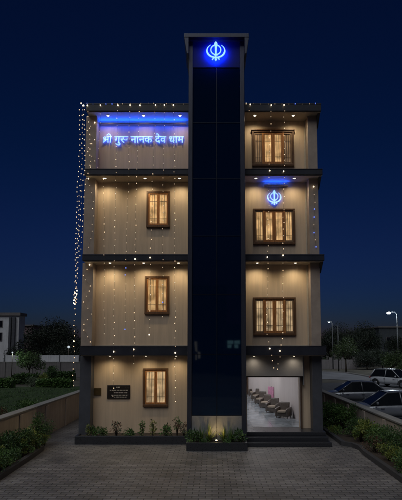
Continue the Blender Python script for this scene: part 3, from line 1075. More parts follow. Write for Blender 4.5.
# ---- windows: frame (part) > sash, pane, grille (sub-parts)
def window(px0, py0, px1, py1, n, mat_c, sill=False, arch=False, outer=None):
    a, c = P(px0, py1, Y_PANEL - .05), P(px1, py0, Y_PANEL - .05)
    x0, x1, z0, z1 = a.x, c.x, a.z, c.z
    fw = .075
    yf = Y_PANEL - .085
    fr = MB()
    fr.box(x0, x1, yf, Y_PANEL - .002, z1 - fw, z1, M_darkwood)
    fr.box(x0, x1, yf, Y_PANEL - .002, z0, z0 + fw * 1.15, M_darkwood)
    fr.box(x0, x0 + fw, yf + .001, Y_PANEL - .002, z0 + fw * 1.15, z1 - fw, M_darkwood)
    fr.box(x1 - fw, x1, yf + .001, Y_PANEL - .002, z0 + fw * 1.15, z1 - fw, M_darkwood)
    w_ = bpart('window', fr, .006)
    if arch:
        hd = MB()
        m_ = 14
        poly = [(x0 - .03, z1 + .005)] + [(x0 - .03 + (x1 - x0 + .06) * i / m_, z1 + .045 + .03 * math.sin(PI * i / m_)) for i in range(m_ + 1)] + [(x1 + .03, z1 + .005)]
        hd.prism_xz(poly, yf - .03, Y_PANEL - .002, (M_darkwood,) * 3)
        bpart('header', hd, .004, parent=w_)
    if sill:
        s_ = MB(); s_.box(x0 - .05, x1 + .05, yf - .05, Y_PANEL - .002, z0 - .055, z0 - .002, M_darkwood)
        bpart('sill', s_, .005, parent=w_)
    ix0, ix1, iz0, iz1 = x0 + fw + .003, x1 - fw - .003, z0 + fw * 1.15 + .003, z1 - fw - .003
    if n == 2:
        cuts = [0, .5, 1]
    else:
        cuts = [0, .235, .5, .765, 1]
    for i in range(n):
        sx0, sx1 = ix0 + (ix1 - ix0) * cuts[i] + .002, ix0 + (ix1 - ix0) * cuts[i + 1] - .002
        sw = .055 if n == 2 else (.06 if i in (0, 3) else .072)
        m_ = M_orange if n == 2 or i in (1, 2) else M_teak2
        sa = MB()
        for (u0, u1, v0, v1) in ((sx0, sx1, iz1 - sw, iz1), (sx0, sx1, iz0, iz0 + sw * 1.3), (sx0, sx0 + sw, iz0 + sw * 1.3, iz1 - sw), (sx1 - sw, sx1, iz0 + sw * 1.3, iz1 - sw)):
            sa.box(u0, u1, yf + .022, Y_PANEL - .003, v0, v1, m_)
        bpart('sash', sa, .005, parent=w_)
        px0_, px1_, pz0, pz1 = sx0 + sw, sx1 - sw, iz0 + sw * 1.3, iz1 - sw
        pn = MB(); pn.box(px0_, px1_, Y_PANEL - .03, Y_PANEL - .004, pz0, pz1, outer if outer and i in (0, 3) else mat_c)
        bpart('pane', pn, parent=w_)
        gl = MB()
        gy0, gy1 = Y_PANEL - .048, Y_PANEL - .036
        for zz in (pz0 + (pz1 - pz0) * .18, pz0 + (pz1 - pz0) * .76):
            gl.box(px0_, px1_, gy0 + .001, gy1 - .001, zz - .006, zz + .006, M_iron)
        nb = 2
        for k in range(1, nb + 1):
            xx = px0_ + (px1_ - px0_) * k / (nb + 1)
            gl.box(xx - .0055, xx + .0055, gy0, gy1, pz0, pz1, M_iron)
        bpart('grille', gl, parent=w_)
    if n == 4:   # plain timber posts between the sashes stand a little proud
        for c_ in (cuts[1], cuts[3]):
            xx = ix0 + (ix1 - ix0) * c_
            po = MB(); po.box(xx - .03, xx + .03, yf + .008, yf + .021, iz0, iz1, M_orange)
            bpart('post', po, .004, parent=w_)


window(146.2, 191.3, 170.2, 227.3, 2, M_curtain)
window(144.4, 276.2, 169.6, 314.2, 2, M_curtain2)
window(142.8, 368.2, 168.4, 406.6, 2, M_curtain3)
window(252.2, 131.0, 293.6, 166.0, 4, M_curtain, arch=True, outer=M_dusk)
window(253.2, 208.8, 294.8, 244.4, 4, M_curtain)
window(253.2, 297.4, 295.6, 335.4, 4, M_curtain3)

# ------------------------------------------------------------------ downlights in the soffits
def downlight(px, py, k, label, energy, col=(1.0, 0.82, 0.53), yy=.32, group='downlights under the ledges'):
    x = P(px, py, yy).x
    zb = BANDS[k][1]
    t = thing('downlight', label, 'light', (x, yy, zb), 0, group)
    r_ = MB()
    n_ = 18
    for (ra, rb, z0, z1) in ((.052, .075, -.012, -.012), (.075, .075, -.012, -.001)):
        vs_ = [(ra * math.cos(2 * PI * i / n_), ra * math.sin(2 * PI * i / n_), z0) for i in range(n_)] + [(rb * math.cos(2 * PI * i / n_), rb * math.sin(2 * PI * i / n_), z1) for i in range(n_)]
        r_.add(vs_, [(i, (i + 1) % n_, n_ + (i + 1) % n_, n_ + i) for i in range(n_)], M_ring, True)
    r_.obj('ring', t)
    l_ = MB(); l_.sphere((0, 0, -.002), .05, M_lens, 14, 6, (1, 1, .35))
    l_.obj('lens', t)
    lamp('SPOT', 'downlight_beam', (0, 0, -.04), energy, col, t, (0, 0, 0), .045, spot_size=R(158), spot_blend=.9)


E_DL = 37
for px in (108, 143.5, 180):
    downlight(px, 118, 3, {108: 'white downlight over the start of the blue lettering', 143.5: 'white downlight over the middle of the blue lettering', 180: 'white downlight over the end of the blue lettering by the tower'}[px], E_DL * .5)
nm = {105: 'by the corner column', 145: 'over the window', 179.5: 'beside the tower'}
for px in (105, 145, 179.5):
    downlight(px, 180, 2, 'round downlight under the ledge below the blue lettering, ' + nm[px], E_DL)
for px in (110, 143.6, 178.5):
    downlight(px, 263.5, 1, 'round downlight under the middle ledge of the wing with lettering, ' + {110: 'by the corner column', 143.6: 'over the window', 178.5: 'beside the tower'}[px], E_DL)
for px in (110, 146, 176):
    downlight(px, 356, 0, 'round downlight under the lowest ledge, ' + {110: 'over the plaques', 146: 'over the ground floor window', 176: 'beside the tower'}[px], E_DL * .55)
for px in (254.8, 293.3):
    downlight(px, 117, 3, 'round downlight under the roof ledge above the topmost wide window, ' + {254.8: 'tower side', 293.3: 'outer side'}[px], E_DL * .8)
for px in (255.9, 294.3):
    downlight(px, 179.5, 2, 'round downlight above the wall emblem, ' + {255.9: 'tower side', 294.3: 'outer side'}[px], E_DL * .9)
for px in (257.3, 295.4):
    downlight(px, 263, 1, 'round downlight above the lowest wide window, ' + {257.3: 'tower side', 295.4: 'outer side'}[px], E_DL)
for px in (254, 294):
    downlight(px, 357, 0, 'round downlight in front of the grey board over the doorway, ' + {254: 'tower side', 294: 'outer side'}[px], E_DL * .22, (1.0, .86, .68), .25)

# ------------------------------------------------------------------ blue cove strips and an added wall wash
def cove(px0, px1, py, k, energy, label):
    x0, x1 = P(px0, py, .7).x, P(px1, py, .7).x
    z = BANDS[k][1] - .13
    t = thing('blue_strip_light', label, 'light', ((x0 + x1) / 2, .7, z), 0, 'blue strip lights under the ledges')
    b_ = MB(); b_.box(x0, x1, .66, .795, z - .05, z - .03, M_soffit); b_.box(x0, x1, .655, .668, z - .029, z + .0, M_soffit)
    b_.obj('tray', t, t.location)
    s_ = MB(); s_.box(x0 + .02, x1 - .02, .70, .75, z - .028, z - .008, M_bluestrip)
    s_.obj('strip', t, t.location)
    l_ = lamp('AREA', 'strip_glow', ((x0 + x1) / 2, .72, z), energy, (0.005, 0.07, 1.0), t, (R(180 + 42), 0, 0), off=t.location, wide=(x1 - x0, .06))


def wash(px0, px1, py, k, energy):  # added blue area lamp to tint the lettering wall; no fixture there
    x0, x1 = P(px0, py, .7).x, P(px1, py, .7).x
    lamp('AREA', 'added_wash', ((x0 + x1) / 2, .62, BANDS[k][1] - .20), energy, (0.02, 0.07, 1.0), None, (R(20), 0, 0), wide=(x1 - x0, .05))


wash(98, 186, 122, 3, 14)
cove(98, 186, 122, 3, 34, 'long blue strip light under the roof ledge above the lettering')
cove(264, 288, 183, 2, 6, 'short blue strip light under the ledge above the wall emblem')

# ------------------------------------------------------------------ lettering and emblems
def glyph_poly(word, size, bold):
    """flat triangles of a word, from Blender's own built-in font"""
    c = bpy.data.curves.new('word', 'FONT')
    c.body = word
    c.size = size
    c.offset = bold
    c.resolution_u = 3
    o = bpy.data.objects.new('word', c)
    COL.objects.link(o)
    dg = bpy.context.evaluated_depsgraph_get()
    me = bpy.data.meshes.new_from_object(o.evaluated_get(dg))
    vs_ = [(v.co.x, v.co.y) for v in me.vertices]
    fs_ = [list(p.vertices) for p in me.polygons]
    bpy.data.objects.remove(o)
    bpy.data.meshes.remove(me)
    bpy.data.curves.remove(c)
    return vs_, fs_


def put_glyph(mb, vs_, fs_, x0, z0, y0, y1, mats):
    cnt = {}
    for f in fs_:
        for i in range(len(f)):
            cnt[(f[i], f[(i + 1) % len(f)])] = 1
    n_ = len(vs_)
    V3 = [(x0 + x, y0, z0 + z) for x, z in vs_] + [(x0 + x, y1, z0 + z) for x, z in vs_]
    mb.add(V3, fs_, mats[0])
    mb.add(V3, [[n_ + i for i in f[::-1]] for f in fs_], mats[2])
    mb.add(V3, [(b_, a_, n_ + a_, n_ + b_) for (a_, b_) in cnt if (b_, a_) not in cnt], mats[1])


SG = 0.425
YS0, YS1 = Y_PANEL - .085, Y_PANEL - .055
SM = (M_signface, M_signside, M_signback)
sx0 = P(101.8, 140, Y_PANEL - .08).x
sx1 = P(183.8, 140, Y_PANEL - .08).x
sz = P(140, 142.6, Y_PANEL - .08).z
sign = thing('illuminated_sign', 'blue glowing Devanagari lettering under the roof ledge', 'sign', (sx0, Y_PANEL, sz))
BOLD = .010
words = []


def shri(mb, x, z):
    """the conjunct shra with its long i"""
    s = SG
    st = lambda pts, w: mb.stroke_xz([(x + a * s, z + b * s) for a, b in pts], w * s, YS0, YS1, SM)
    st([(.46, .59), (1.0, .59)], .10)                       # head line
    st([(.62, .62), (.62, .0)], .095)                        # stem
    st([(.62, .34), (.44, .28), (.27, .14), (.12, .03)], .09)          # slanting ra
    st([(.30, .30), (.40, .38), (.43, .48), (.36, .555), (.24, .56), (.16, .49), (.19, .41), (.27, .40)], .085)
    st([(.38, .36), (.27, .27), (.15, .25)], .085)
    st([(.86, .62), (.86, .0)], .095)                        # long i
    st([(.86, .60), (.85, .74), (.78, .83), (.66, .86), (.55, .80), (.50, .70)], .085)
    return 1.0 * s


def ru(mb, x, z):
    s = SG
    vs_, fs_ = glyph_poly('र', s, BOLD * s)
    put_glyph(mb, vs_, fs_, x, z, YS0, YS1, SM)
    st = lambda pts, w: mb.stroke_xz([(x + a * s, z + b * s) for a, b in pts], w * s, YS0 - .001, YS1 - .001, SM)
    st([(.33, .36), (.45, .27), (.58, .265), (.68, .33), (.68, .41)], .072)
    st([(.36, .59), (.78, .59)], .085)
    return .78 * s


cur = 0.0
GAP = .27 * SG
plan = [('shri', None), ('guru', 'गु'), ('w', 'नानक'), ('w', 'देव'), ('w', 'धाम')]
for kind, txt in plan:
    mb = MB()
    if kind == 'shri':
        adv = shri(mb, sx0 + cur, sz)
    elif kind == 'guru':
        vs_, fs_ = glyph_poly(txt, SG, BOLD * SG)
        put_glyph(mb, vs_, fs_, sx0 + cur, sz, YS0, YS1, SM)
        adv = .575 * SG
        adv += ru(mb, sx0 + cur + adv, sz)
    else:
        vs_, fs_ = glyph_poly(txt, SG, BOLD * SG)
        put_glyph(mb, vs_, fs_, sx0 + cur, sz, YS0, YS1, SM)
        adv = max(v[0] for v in vs_)
    words.append(mb)
    cur += adv + GAP
span = cur - GAP
kx = (sx1 - sx0) / span
for mb in words:
    mb.v = [(sx0 + (x - sx0) * kx, y, z) for x, y, z in mb.v]
    mb.obj('word', sign, sign.location)
for i in range(5):
    st = MB(); xx = sx0 + (sx1 - sx0) * (.06 + .22 * i)
    st.cyl((xx, YS1 + .001, sz + .59 * SG), .008, Y_PANEL - YS1 - .003, M_iron, 'y', 8)
    st.obj('standoff', sign, sign.location)


def emblem(label, cx_, cz, yback, h, face, side, back, gap=.06):
    t = thing('emblem_sign', label, 'sign', (cx_, yback, cz))
    s = h / 2.3
    y0, y1 = yback - gap - .04, yback - gap
    mats = (face, side, back)
    T = lambda pts: [(cx_ + a * s, cz + b * s) for a, b in pts]
    # ring
    rg = MB()
    ring = [(.55 * math.cos(2 * PI * i / 36), .17 + .55 * math.sin(2 * PI * i / 36)) for i in range(37)]
    rg.stroke_xz(T(ring), .115 * s, y0, y1, mats)
    rg.obj('ring', t, t.location)
    # straight double-edged sword
    sw = MB()
    sw.prism_xz(T([(0, 1.15), (.15, .96), (.19, .80), (.12, .62), (.10, .2), (.085, -.40), (-.085, -.40), (-.10, .2), (-.12, .62), (-.19, .80), (-.15, .96)]), y0 - .008, y1 - .008, mats)
    sw.prism_xz(T([(-.20, -.40), (.20, -.40), (.20, -.50), (-.20, -.50)]), y0 - .009, y1 - .009, mats)
    sw.prism_xz(T([(-.075, -.50), (.075, -.50), (.075, -.85), (.13, -1.0), (0, -1.15), (-.13, -1.0), (-.075, -.85)]), y0 - .008, y1 - .008, mats)
    sw.obj('straight_sword', t, t.location)
    # two curved swords crossing below
    for sg in (-1, 1):
        kp = MB()
        pts_, ws_ = [], []
        n_ = 26
        for i in range(n_ + 1):
            u = i / n_
            a = R(52 - 150 * u)
            r_ = .93 + .05 * math.sin(PI * u)
            pts_.append((sg * r_ * math.cos(a) * 1.0, .10 + r_ * math.sin(a) * .86))
            ws_.append((.03 + .155 * min(1, u * 2.2) - .04 * max(0, u - .6) / .4) * s)
        pts_[-1] = (sg * -.05, -.70)
        pts_ += [(sg * -.26, -.80), (sg * -.40, -.97)]
        ws_ += [.11 * s, .14 * s]
        d_ = .004 * sg
        kp.stroke_xz(T(pts_), ws_, y0 + d_, y1 + d_, mats)
        kp.obj('curved_sword', t, t.location)
    return t


c_ = P(215.8, 52.9, Y_T - .05)
emblem('cyan glowing crossed swords and ring emblem high on the tower', c_.x, c_.z, Y_T + .03, .80, M_signface, M_signside, M_emblemback, .15)
c_ = P(274.2, 197.6, Y_PANEL - .08)
emblem('cyan glowing crossed swords and ring emblem above a wide window', c_.x, c_.z, Y_PANEL, .63, M_signface, M_signside, M_signback)

# ------------------------------------------------------------------ plaques
def plaque(px0, py0, px1, py1, label, mat, lines):
    a, c = P(px0, py1, Y_PANEL - .03), P(px1, py0, Y_PANEL - .03)
    t = thing('wall_plaque', label, 'plaque', (a.x, Y_PANEL, a.z))
    b_ = MB(); b_.box(a.x, c.x, Y_PANEL - .035, Y_PANEL - .002, a.z, c.z, mat)
    b_.obj('slab', t, t.location, bevel=.006)
    l_ = MB()
    rr = random.Random(3)
    W, H = c.x - a.x, c.z - a.z
    if lines:
        for (fz, fx0, fx1, hh) in lines:
            x = a.x + W * fx0
            while x < a.x + W * fx1 - .02:
                ww = rr.uniform(.03, .10)
                l_.box(x, min(x + ww, a.x + W * fx1), Y_PANEL - .0375, Y_PANEL - .0352, a.z + H * fz, a.z + H * fz + hh, M_letters)
                x += ww + .022
        l_.obj('engraving', t, t.location)
    else:
        for (u0, u1, v0, v1) in ((.08, .92, .86, .93), (.08, .92, .07, .14), (.08, .14, .14, .86), (.86, .92, .14, .86)):
            l_.box(a.x + W * u0, a.x + W * u1, Y_PANEL - .041, Y_PANEL - .0352, a.z + H * v0, a.z + H * v1, M_bronze)
        l_.obj('rim', t, t.location)


plaque(92.8 + 1.2, 388, 101.2, 395.4, 'small square bronze plaque beside the corner pillar', M_bronze, None)
plaque(107.0, 385.2, 130.2, 398.8, 'wide black stone plaque with pale engraved lines', M_plaque, [(.82, .40, .60, .035), (.60, .12, .90, .03), (.42, .30, .92, .028), (.24, .18, .88, .024), (.10, .3, .85, .022)])

# ------------------------------------------------------------------ string lights
bm_ = {}
for nm_, mt_, r_ in (('n', M_bulb, .0165), ('h', M_bulb_hot, .023), ('d', M_bulb_dim, .0155), ('b', M_bulb_blue, .02)):
    q = MB(); q.sphere((0, 0, 0), r_, mt_, 8, 6, (1, 1, 1.25)); bm_[nm_] = q.mesh('bulb')


def light_string(label, pts, step, mix, hot_at=(), blue=0.0):
    """a wire with bulbs along a path; mix = weights of normal, dim"""
    pts = [Vector(p) for p in pts]
    t = thing('string_light', label, 'string lights', pts[0], 0, 'warm string lights hanging from the roof')
    # a slightly uneven wire
    path, bulbs = [], []
    dist, nxt = 0.0, 0.02
    for a, b_ in zip(pts[:-1], pts[1:]):
        l_ = (b_ - a).length
        while nxt <= dist + l_:
            p = a.lerp(b_, (nxt - dist) / l_)
            p += Vector((rnd.uniform(-.022, .022), rnd.uniform(-.012, .012), 0))
            bulbs.append(p)
            nxt += step * rnd.uniform(.82, 1.18)
        dist += l_
    path = [pts[0]] + bulbs
    wv = MB(); wv.tube(path, .0028, M_wire, 5)
    wv.obj('wire', t, t.location)
    for i, p in enumerate(bulbs):
        kd = 'b' if rnd.random() < blue else 'n' if rnd.random() < mix else 'd'
        if any(abs(p.z - h) < step * .55 for h in hot_at) or i == 0:
            kd = 'h'
        o = bpy.data.objects.new('bulb', bm_[kd])
        COL.objects.link(o)
        o.parent = t
        o.location = p - Vector(t.location) + Vector((0, -.012, -.01))
    return t


H_ = [b_[0] for b_ in BANDS]
fy = -.05
def S(*a):
    return [P(px, py, y) for px, py, y in a]


light_string('warm bulb string over the engraved black plaque, hung from the roof', S((117.5, 104.5, fy), (116.2, 170, fy), (114.6, 258, fy), (114, 350, fy), (113.6, 397, fy)), .27, .34, (H_[0] - .15,))
light_string('warm bulb string ending above the plaque wall, between plaque and window', S((139.7, 104.5, fy), (136.6, 172, fy), (135.2, 258, fy), (134, 368, fy)), .27, .34, (H_[0] - .15, H_[1] - .1))
light_string('short warm bulb string crossing the narrow windows', S((155.7, 104.5, fy), (152.5, 172, fy), (150.5, 258, fy), (149.6, 336, fy)), .31, .45, (H_[1] - .1, H_[0] + .4))
light_string('warm bulb string nearest the tower on the lettering wing', S((173.6, 104.5, fy), (174.6, 172, fy), (175, 258, fy), (175.2, 350, fy), (175, 406, fy)), .27, .34, (H_[0] - .15,))
light_string('short warm bulb string at the start of the blue lettering', S((101, 104.5, fy), (99.5, 140, fy), (98.2, 170, fy)), .36, .1)
light_string('outermost warm bulb string hanging free of the building corner to the hedge', S((83.7, 105, fy), (80.2, 108, -.06), (79.6, 140, -.06), (79.4, 165, -.06), (77.2, 190, -.1), (76, 240, -.1), (75.2, 300, -.1), (74, 355, -.1), (73, 386, -.1)), .21, .85, (zf(297), zf(292), zf(302), zf(340)))
light_string('second warm bulb string at the building corner, ending above the bright cluster', S((84.2, 105, -.02), (84.6, 130, -.08), (84.8, 165, -.08), (81.5, 195, -.08), (79, 240, -.08), (76.6, 290, -.08)), .21, .8)
light_string('warm bulb string on the corner column, gathered in at the middle ledge', S((87.2, 105, -.02), (90, 130, -.04), (90.5, 165, -.04), (86, 182, -.05), (82.5, 220, -.05), (80.5, 256, -.05)), .23, .7)
light_string('warm bulb string down the corner column between the upper two ledges', S((88, 178, .12), (93.0, 200, .2), (92.6, 230, .2), (88, 252, .1)), .32, .2)
light_string('warm bulb string over the wide windows, nearer the tower', S((271, 104.5, fy), (269.2, 172, fy), (267.6, 258, fy), (267, 335, fy), (271, 351, fy), (275, 373, fy + .3)), .255, .3, (H_[0] - .1, H_[1] - .1, H_[2] - .1))
light_string('warm bulb string over the wide windows, farther from the tower', S((284.2, 104.5, fy), (284, 172, fy), (283, 258, fy), (282.6, 335, fy), (280.4, 351, fy), (277, 372, fy + .3)), .255, .3, (H_[0] - .1, H_[1] - .1, H_[2] - .1))
light_string('single warm bulb lead on the roof ledge beside the tower', S((250, 103.8, fy), (249.2, 112, fy)), .3, .5)
light_string('faint bulb lead between plaque string and first window, upper storeys only', S((130, 104.5, fy), (128.6, 172, fy), (126, 258, fy), (124.8, 330, fy)), .30, .08, (), .05)
light_string('faint bulb lead just past the narrow windows toward the tower', S((164.5, 104.5, fy), (163.4, 172, fy), (162.8, 258, fy), (162.6, 322, fy)), .30, .08, (), .06)
light_string('faint bulb lead on the wall close to the corner column', S((103.5, 178, fy), (104.6, 258, fy), (104.2, 340, fy)), .30, .08)
light_string('warm bulb string zigzag on the corner column above the lowest ledge', S((90, 264, .3), (82.5, 276, .3), (92, 288, .3), (83, 300, .3), (92, 313, .3), (82, 327, .3), (91, 342, .3)), .26, .35)
light_string('warm bulb string zigzag on the topmost corner column', S((95, 122, .3), (86.5, 131, .3), (95, 140, .3), (86.5, 150, .3), (95.5, 160, .3), (88, 168, .3)), .24, .4)
light_string('row of small lights along the roof edge over the blue lettering', S((81, 103.3, .02), (110, 104, .02), (150, 103.4, .02), (187, 104, .02)), .24, .25, (), .3)
light_string('row of small lights along the roof edge over the wide windows', S((246, 103.4, .02), (280, 104, .02), (319, 103.4, .02)), .27, .25, (), .25)
light_string('fourth bulb string bundled into the free hanging corner lights', S((82.6, 105, -.04), (82.2, 130, -.1), (82.2, 165, -.1), (79.6, 195, -.1), (77.8, 240, -.1), (76, 288, -.1)), .2, .6)
light_string('blue and warm bulb lead on the outer column beside the wall emblem', S((313.2, 186, .3), (315, 205, .3), (314, 228, .3), (316, 252, .3)), .3, .1, (), .6)
# the bright tangle on the outermost string
c_ = P(75.4, 297, -.1)
t = thing('string_light', 'bright tangle of warm bulbs bunched halfway up the building corner', 'string lights', c_, 0, 'warm string lights hanging from the roof')
wv = MB()
wp = []
for i in range(13):
    a = i * 2.4
    wp.append((c_.x + .055 * math.cos(a), c_.y + .055 * math.sin(a), c_.z + .24 - i * .04))
wv.tube(wp, .0045, M_wire, 5)
wv.obj('wire', t, c_)
for i, p in enumerate(wp):
    o = bpy.data.objects.new('bulb', bm_['h' if i % 3 == 0 else 'n'])
    COL.objects.link(o)
    o.parent = t
    o.location = Vector(p) - c_

# ------------------------------------------------------------------ foliage
def leaf(mb, p, d, size, mat, rr, fold=.25, wide=.42):
    """one leaf: two facets along a mid rib, pointing along d"""
    d = Vector(d).normalized()
    s_ = d.cross(Vector((rr.uniform(-1, 1), rr.uniform(-1, 1), rr.uniform(-.3, 1)))).normalized()
    n_ = s_.cross(d)
    p = Vector(p)
    tip = p + d * size - n_ * size * .12
    mid = p + d * size * .45
    a, b_ = mid + s_ * size * wide * .5 + n_ * size * fold * .3, mid - s_ * size * wide * .5 + n_ * size * fold * .3
    mb.add([p, a, tip, b_], [(0, 1, 2), (0, 2, 3)], mat)


def shrub_mesh(seed, kind, w_, h_, n_, ls, mat, mat2=None):
    """a bush: stems from the root, leaf sprays gathered in several uneven clumps"""
    rr = random.Random(seed)
    fol, stm = MB(), MB()
    clumps = []
    nc = {'round': 9, 'tall': 7, 'spiky': 1, 'low': 7, 'airy': 10}[kind]
    for i in range(nc):
        a = i * 2.4 + rr.uniform(-.4, .4)
        u = rr.random() ** .6
        if kind == 'tall':
            c = Vector((math.cos(a) * w_ * .22 * u, math.sin(a) * w_ * .22 * u, h_ * (.2 + .75 * (i + .5) / nc)))
            r = w_ * rr.uniform(.22, .36)
        elif kind == 'low':
            c = Vector((math.cos(a) * w_ * .42 * u, math.sin(a) * w_ * .36 * u, h_ * rr.uniform(.25, .55)))
            r = w_ * rr.uniform(.18, .28)
        elif kind == 'airy':
            c = Vector((math.cos(a) * w_ * .42 * u, math.sin(a) * w_ * .42 * u, h_ * rr.uniform(.35, .95)))
            r = w_ * rr.uniform(.10, .2)
        else:
            c = Vector((math.cos(a) * w_ * .34 * u, math.sin(a) * w_ * .34 * u, h_ * rr.uniform(.3, .78)))
            r = w_ * rr.uniform(.18, .3)
        clumps.append((c, r))
        stm.tube([(0, 0, -.05), (c.x * .35, c.y * .35, c.z * .5), tuple(c)], [.018, .012, .005], M_bark, 5)
    if kind == 'spiky':
        for k in range(n_):
            a = rr.random() * 6.28
            el = R(rr.uniform(28, 88))
            l_ = h_ * rr.uniform(.6, 1.08)
            d = Vector((math.cos(a) * math.cos(el), math.sin(a) * math.cos(el), math.sin(el)))
            s_ = d.cross(Vector((0, 0, 1))).normalized()
            ww = ls * rr.uniform(.7, 1.2)
            pts_ = []
            m_ = 5
            for i in range(m_ + 1):
                u = i / m_
                p = d * l_ * u - Vector((0, 0, 1)) * l_ * .38 * u * u * math.cos(el) + Vector((rr.uniform(-.01, .01), rr.uniform(-.01, .01), 0))
                pts_.append((p - s_ * ww * (1 - u) * .5, p + s_ * ww * (1 - u) * .5))
            vv = [q_ for pr in pts_ for q_ in pr]
            fol.add(vv, [(2 * i, 2 * i + 1, 2 * i + 3, 2 * i + 2) for i in range(m_)], mat if rr.random() < .75 or not mat2 else mat2)
        return fol, stm
    for k in range(n_):
        c, r = clumps[k % nc]
        v = Vector((rr.gauss(0, 1), rr.gauss(0, 1), rr.gauss(0, 1)))
        v.normalize()
        p = c + v * r * (rr.random() ** .45) * rr.uniform(.85, 1.15)
        if p.z < .03:
            p.z = .03 + rr.random() * .1
        d = v + Vector((rr.uniform(-.6, .6), rr.uniform(-.6, .6), rr.uniform(-.2, .7)))
        leaf(fol, p, d, ls * rr.uniform(.6, 1.35), mat if not mat2 or (k % nc) % 3 else mat2, rr)
    return fol, stm


PROTO = {}


def shrub(key, label, loc, scale=1.0, rz=0.0, name='shrub', cat='shrub', group=None, sz_=None):
    """first use of a kind builds it, later uses copy it with its parts"""
    kind, w_, h_, n_, ls, m1, m2, seed = KINDS_[key]
    if key not in PROTO:
        fol, stm = shrub_mesh(seed, kind, w_, h_, n_, ls, m1, m2)
        PROTO[key] = (fol.mesh('foliage'), stm.mesh('stem') if stm.v else None)
    t = thing(name, label, cat, loc, rz, group)
    t.scale = (scale, scale, sz_ or scale)
    for nm_, me in (('foliage', PROTO[key][0]), ('stem', PROTO[key][1])):
        if me is None:
            continue
        o = bpy.data.objects.new(nm_, me)
        COL.objects.link(o)
        o.parent = t
    return t


KINDS_ = {
    'round_dark': ('round', 1.0, .95, 1500, .075, M_leaf_dark, None, 1),
    'round_mid': ('round', 1.0, .9, 1500, .08, M_leaf_mid, M_leaf_dark, 2),
    'round_yel': ('round', .9, .8, 1100, .085, M_leaf_yel, M_leaf_mid, 3),
    'ball_dark': ('round', .8, .9, 1500, .055, M_leaf_dark, M_leaf_dark, 4),
    'tall_mid': ('tall', .7, 1.5, 1100, .085, M_leaf_mid, M_leaf_dark, 5),
    'low_mid': ('low', 1.0, .5, 900, .07, M_leaf_mid, M_leaf_yel, 6),
    'airy_yel': ('airy', 1.0, .9, 900, .08, M_leaf_yel, M_leaf_mid, 7),
    'grey_low': ('low', 1.0, .6, 900, .07, M_leaf_grey, None, 8),
    'spiky_yel': ('spiky', .8, .7, 70, .035, M_leaf_yel, M_leaf_mid, 9),
    'spiky_green': ('spiky', .8, .7, 60, .04, M_leaf_mid, M_leaf_yel, 10),
    'pot_green': ('round', .42, .42, 240, .09, M_leaf_mid, M_leaf_dark, 11),
    'pot_tall': ('tall', .34, .75, 200, .10, M_leaf_mid, None, 12),
    'pot_yel': ('tall', .26, .6, 120, .09, M_leaf_yel, None, 13),
    'pot_red': ('airy', .55, .62, 170, .085, M_leaf_red, M_leaf_grey, 14),
    'pot_low': ('low', .5, .3, 220, .08, M_leaf_mid, M_leaf_dark, 15),
    'pot_airy': ('airy', .45, .85, 200, .085, M_leaf_mid, M_leaf_red, 16),
    'round_red': ('round', .9, .8, 1000, .075, M_leaf_red, M_leaf_dark, 17),
}

# plants in the long trough
pg = 'small plants along the front trough'
py_ = lp_y + .24
for px, key, sc, lab in (
    (88, 'pot_yel', .75, 'small yellow green plant in the trough in front of the dark pillar'),
    (94.5, 'pot_green', .9, 'bushy green plant in the trough below the bronze plaque'),
    (103, 'pot_green', .8, 'small green plant in the trough between the two plaques'),
    (116.5, 'pot_red', .85, 'dry reddish twiggy plant in the trough below the black plaque'),
    (130, 'pot_low', 1.0, 'low spreading green plant in the trough between plaque and window'),
    (142, 'pot_tall', .72, 'upright leafy plant in the trough at the window edge nearest the plaque'),
    (153, 'pot_yel', 1.0, 'yellowish upright plant in the trough below the middle of the window'),
    (166, 'pot_green', 1.05, 'dense dark green plant in the trough at the window edge nearest the tower'),
    (177, 'pot_airy', .8, 'tall thin stemmed plant in the trough beside the tower'),
    (184, 'pot_red', .8, 'reddish thin plant in the trough touching the tower'),
):
    shrub(key, lab, (P(px, 434, py_).x, py_ + rnd.uniform(-.05, .08), LPZ - .06), sc, rnd.random() * 6, 'planter_plant', 'plant', pg)
# plants in the tower planter
ty = (tp_y + Y_T) / 2
for px, dy, key, sc, lab in (
    (193.5, .0, 'pot_green', 1.1, 'dark bushy plant at the lettering side end of the tower planter'),
    (201, .1, 'spiky_green', .95, 'green spiky grass plant in the tower planter, between bushy plant and lamp'),
    (209, .2, 'spiky_yel', 1.05, 'yellow lit spiky grass plant close behind the planter lamp, lettering side'),
    (224, .2, 'spiky_yel', .95, 'yellow lit spiky grass plant close behind the planter lamp, doorway side'),
    (231, .1, 'spiky_green', 1.0, 'green spiky grass plant in the tower planter toward the doorway'),
    (239.5, .0, 'pot_green', 1.1, 'dark bushy plant at the doorway end of the tower planter'),
    (204, -.22, 'pot_low', .7, 'low plant at the front edge of the tower planter, lettering side'),
    (227.5, -.22, 'pot_low', .7, 'low plant at the front edge of the tower planter, doorway side'),
):
    shrub(key, lab, (P(px, 440, ty + dy).x, ty + dy, TPZ - .06), sc, rnd.random() * 6, 'planter_plant', 'plant', 'plants in the tower planter')
# the uplight in the tower planter
ux, uy = P(216.4, 440, tp_y + .2).x, tp_y + .2
t = thing('uplight', 'small warm uplight among the plants at the tower foot', 'light', (ux, uy, TPZ - .05))
u = MB(); u.cyl((ux, uy, TPZ - .06), .045, .10, M_iron, 'z', 12); u.obj('housing', t, t.location)
u = MB(); u.sphere((ux, uy, TPZ + .045), .036, M_uplens, 10, 6, (1, 1, .6)); u.obj('lens', t, t.location)
lamp('SPOT', 'uplight_beam', (ux, uy + .02, TPZ + .09), 15, (1.0, .70, .30), t, (R(180 - 28), 0, 0), .04, off=t.location, spot_size=R(135), spot_blend=.8)

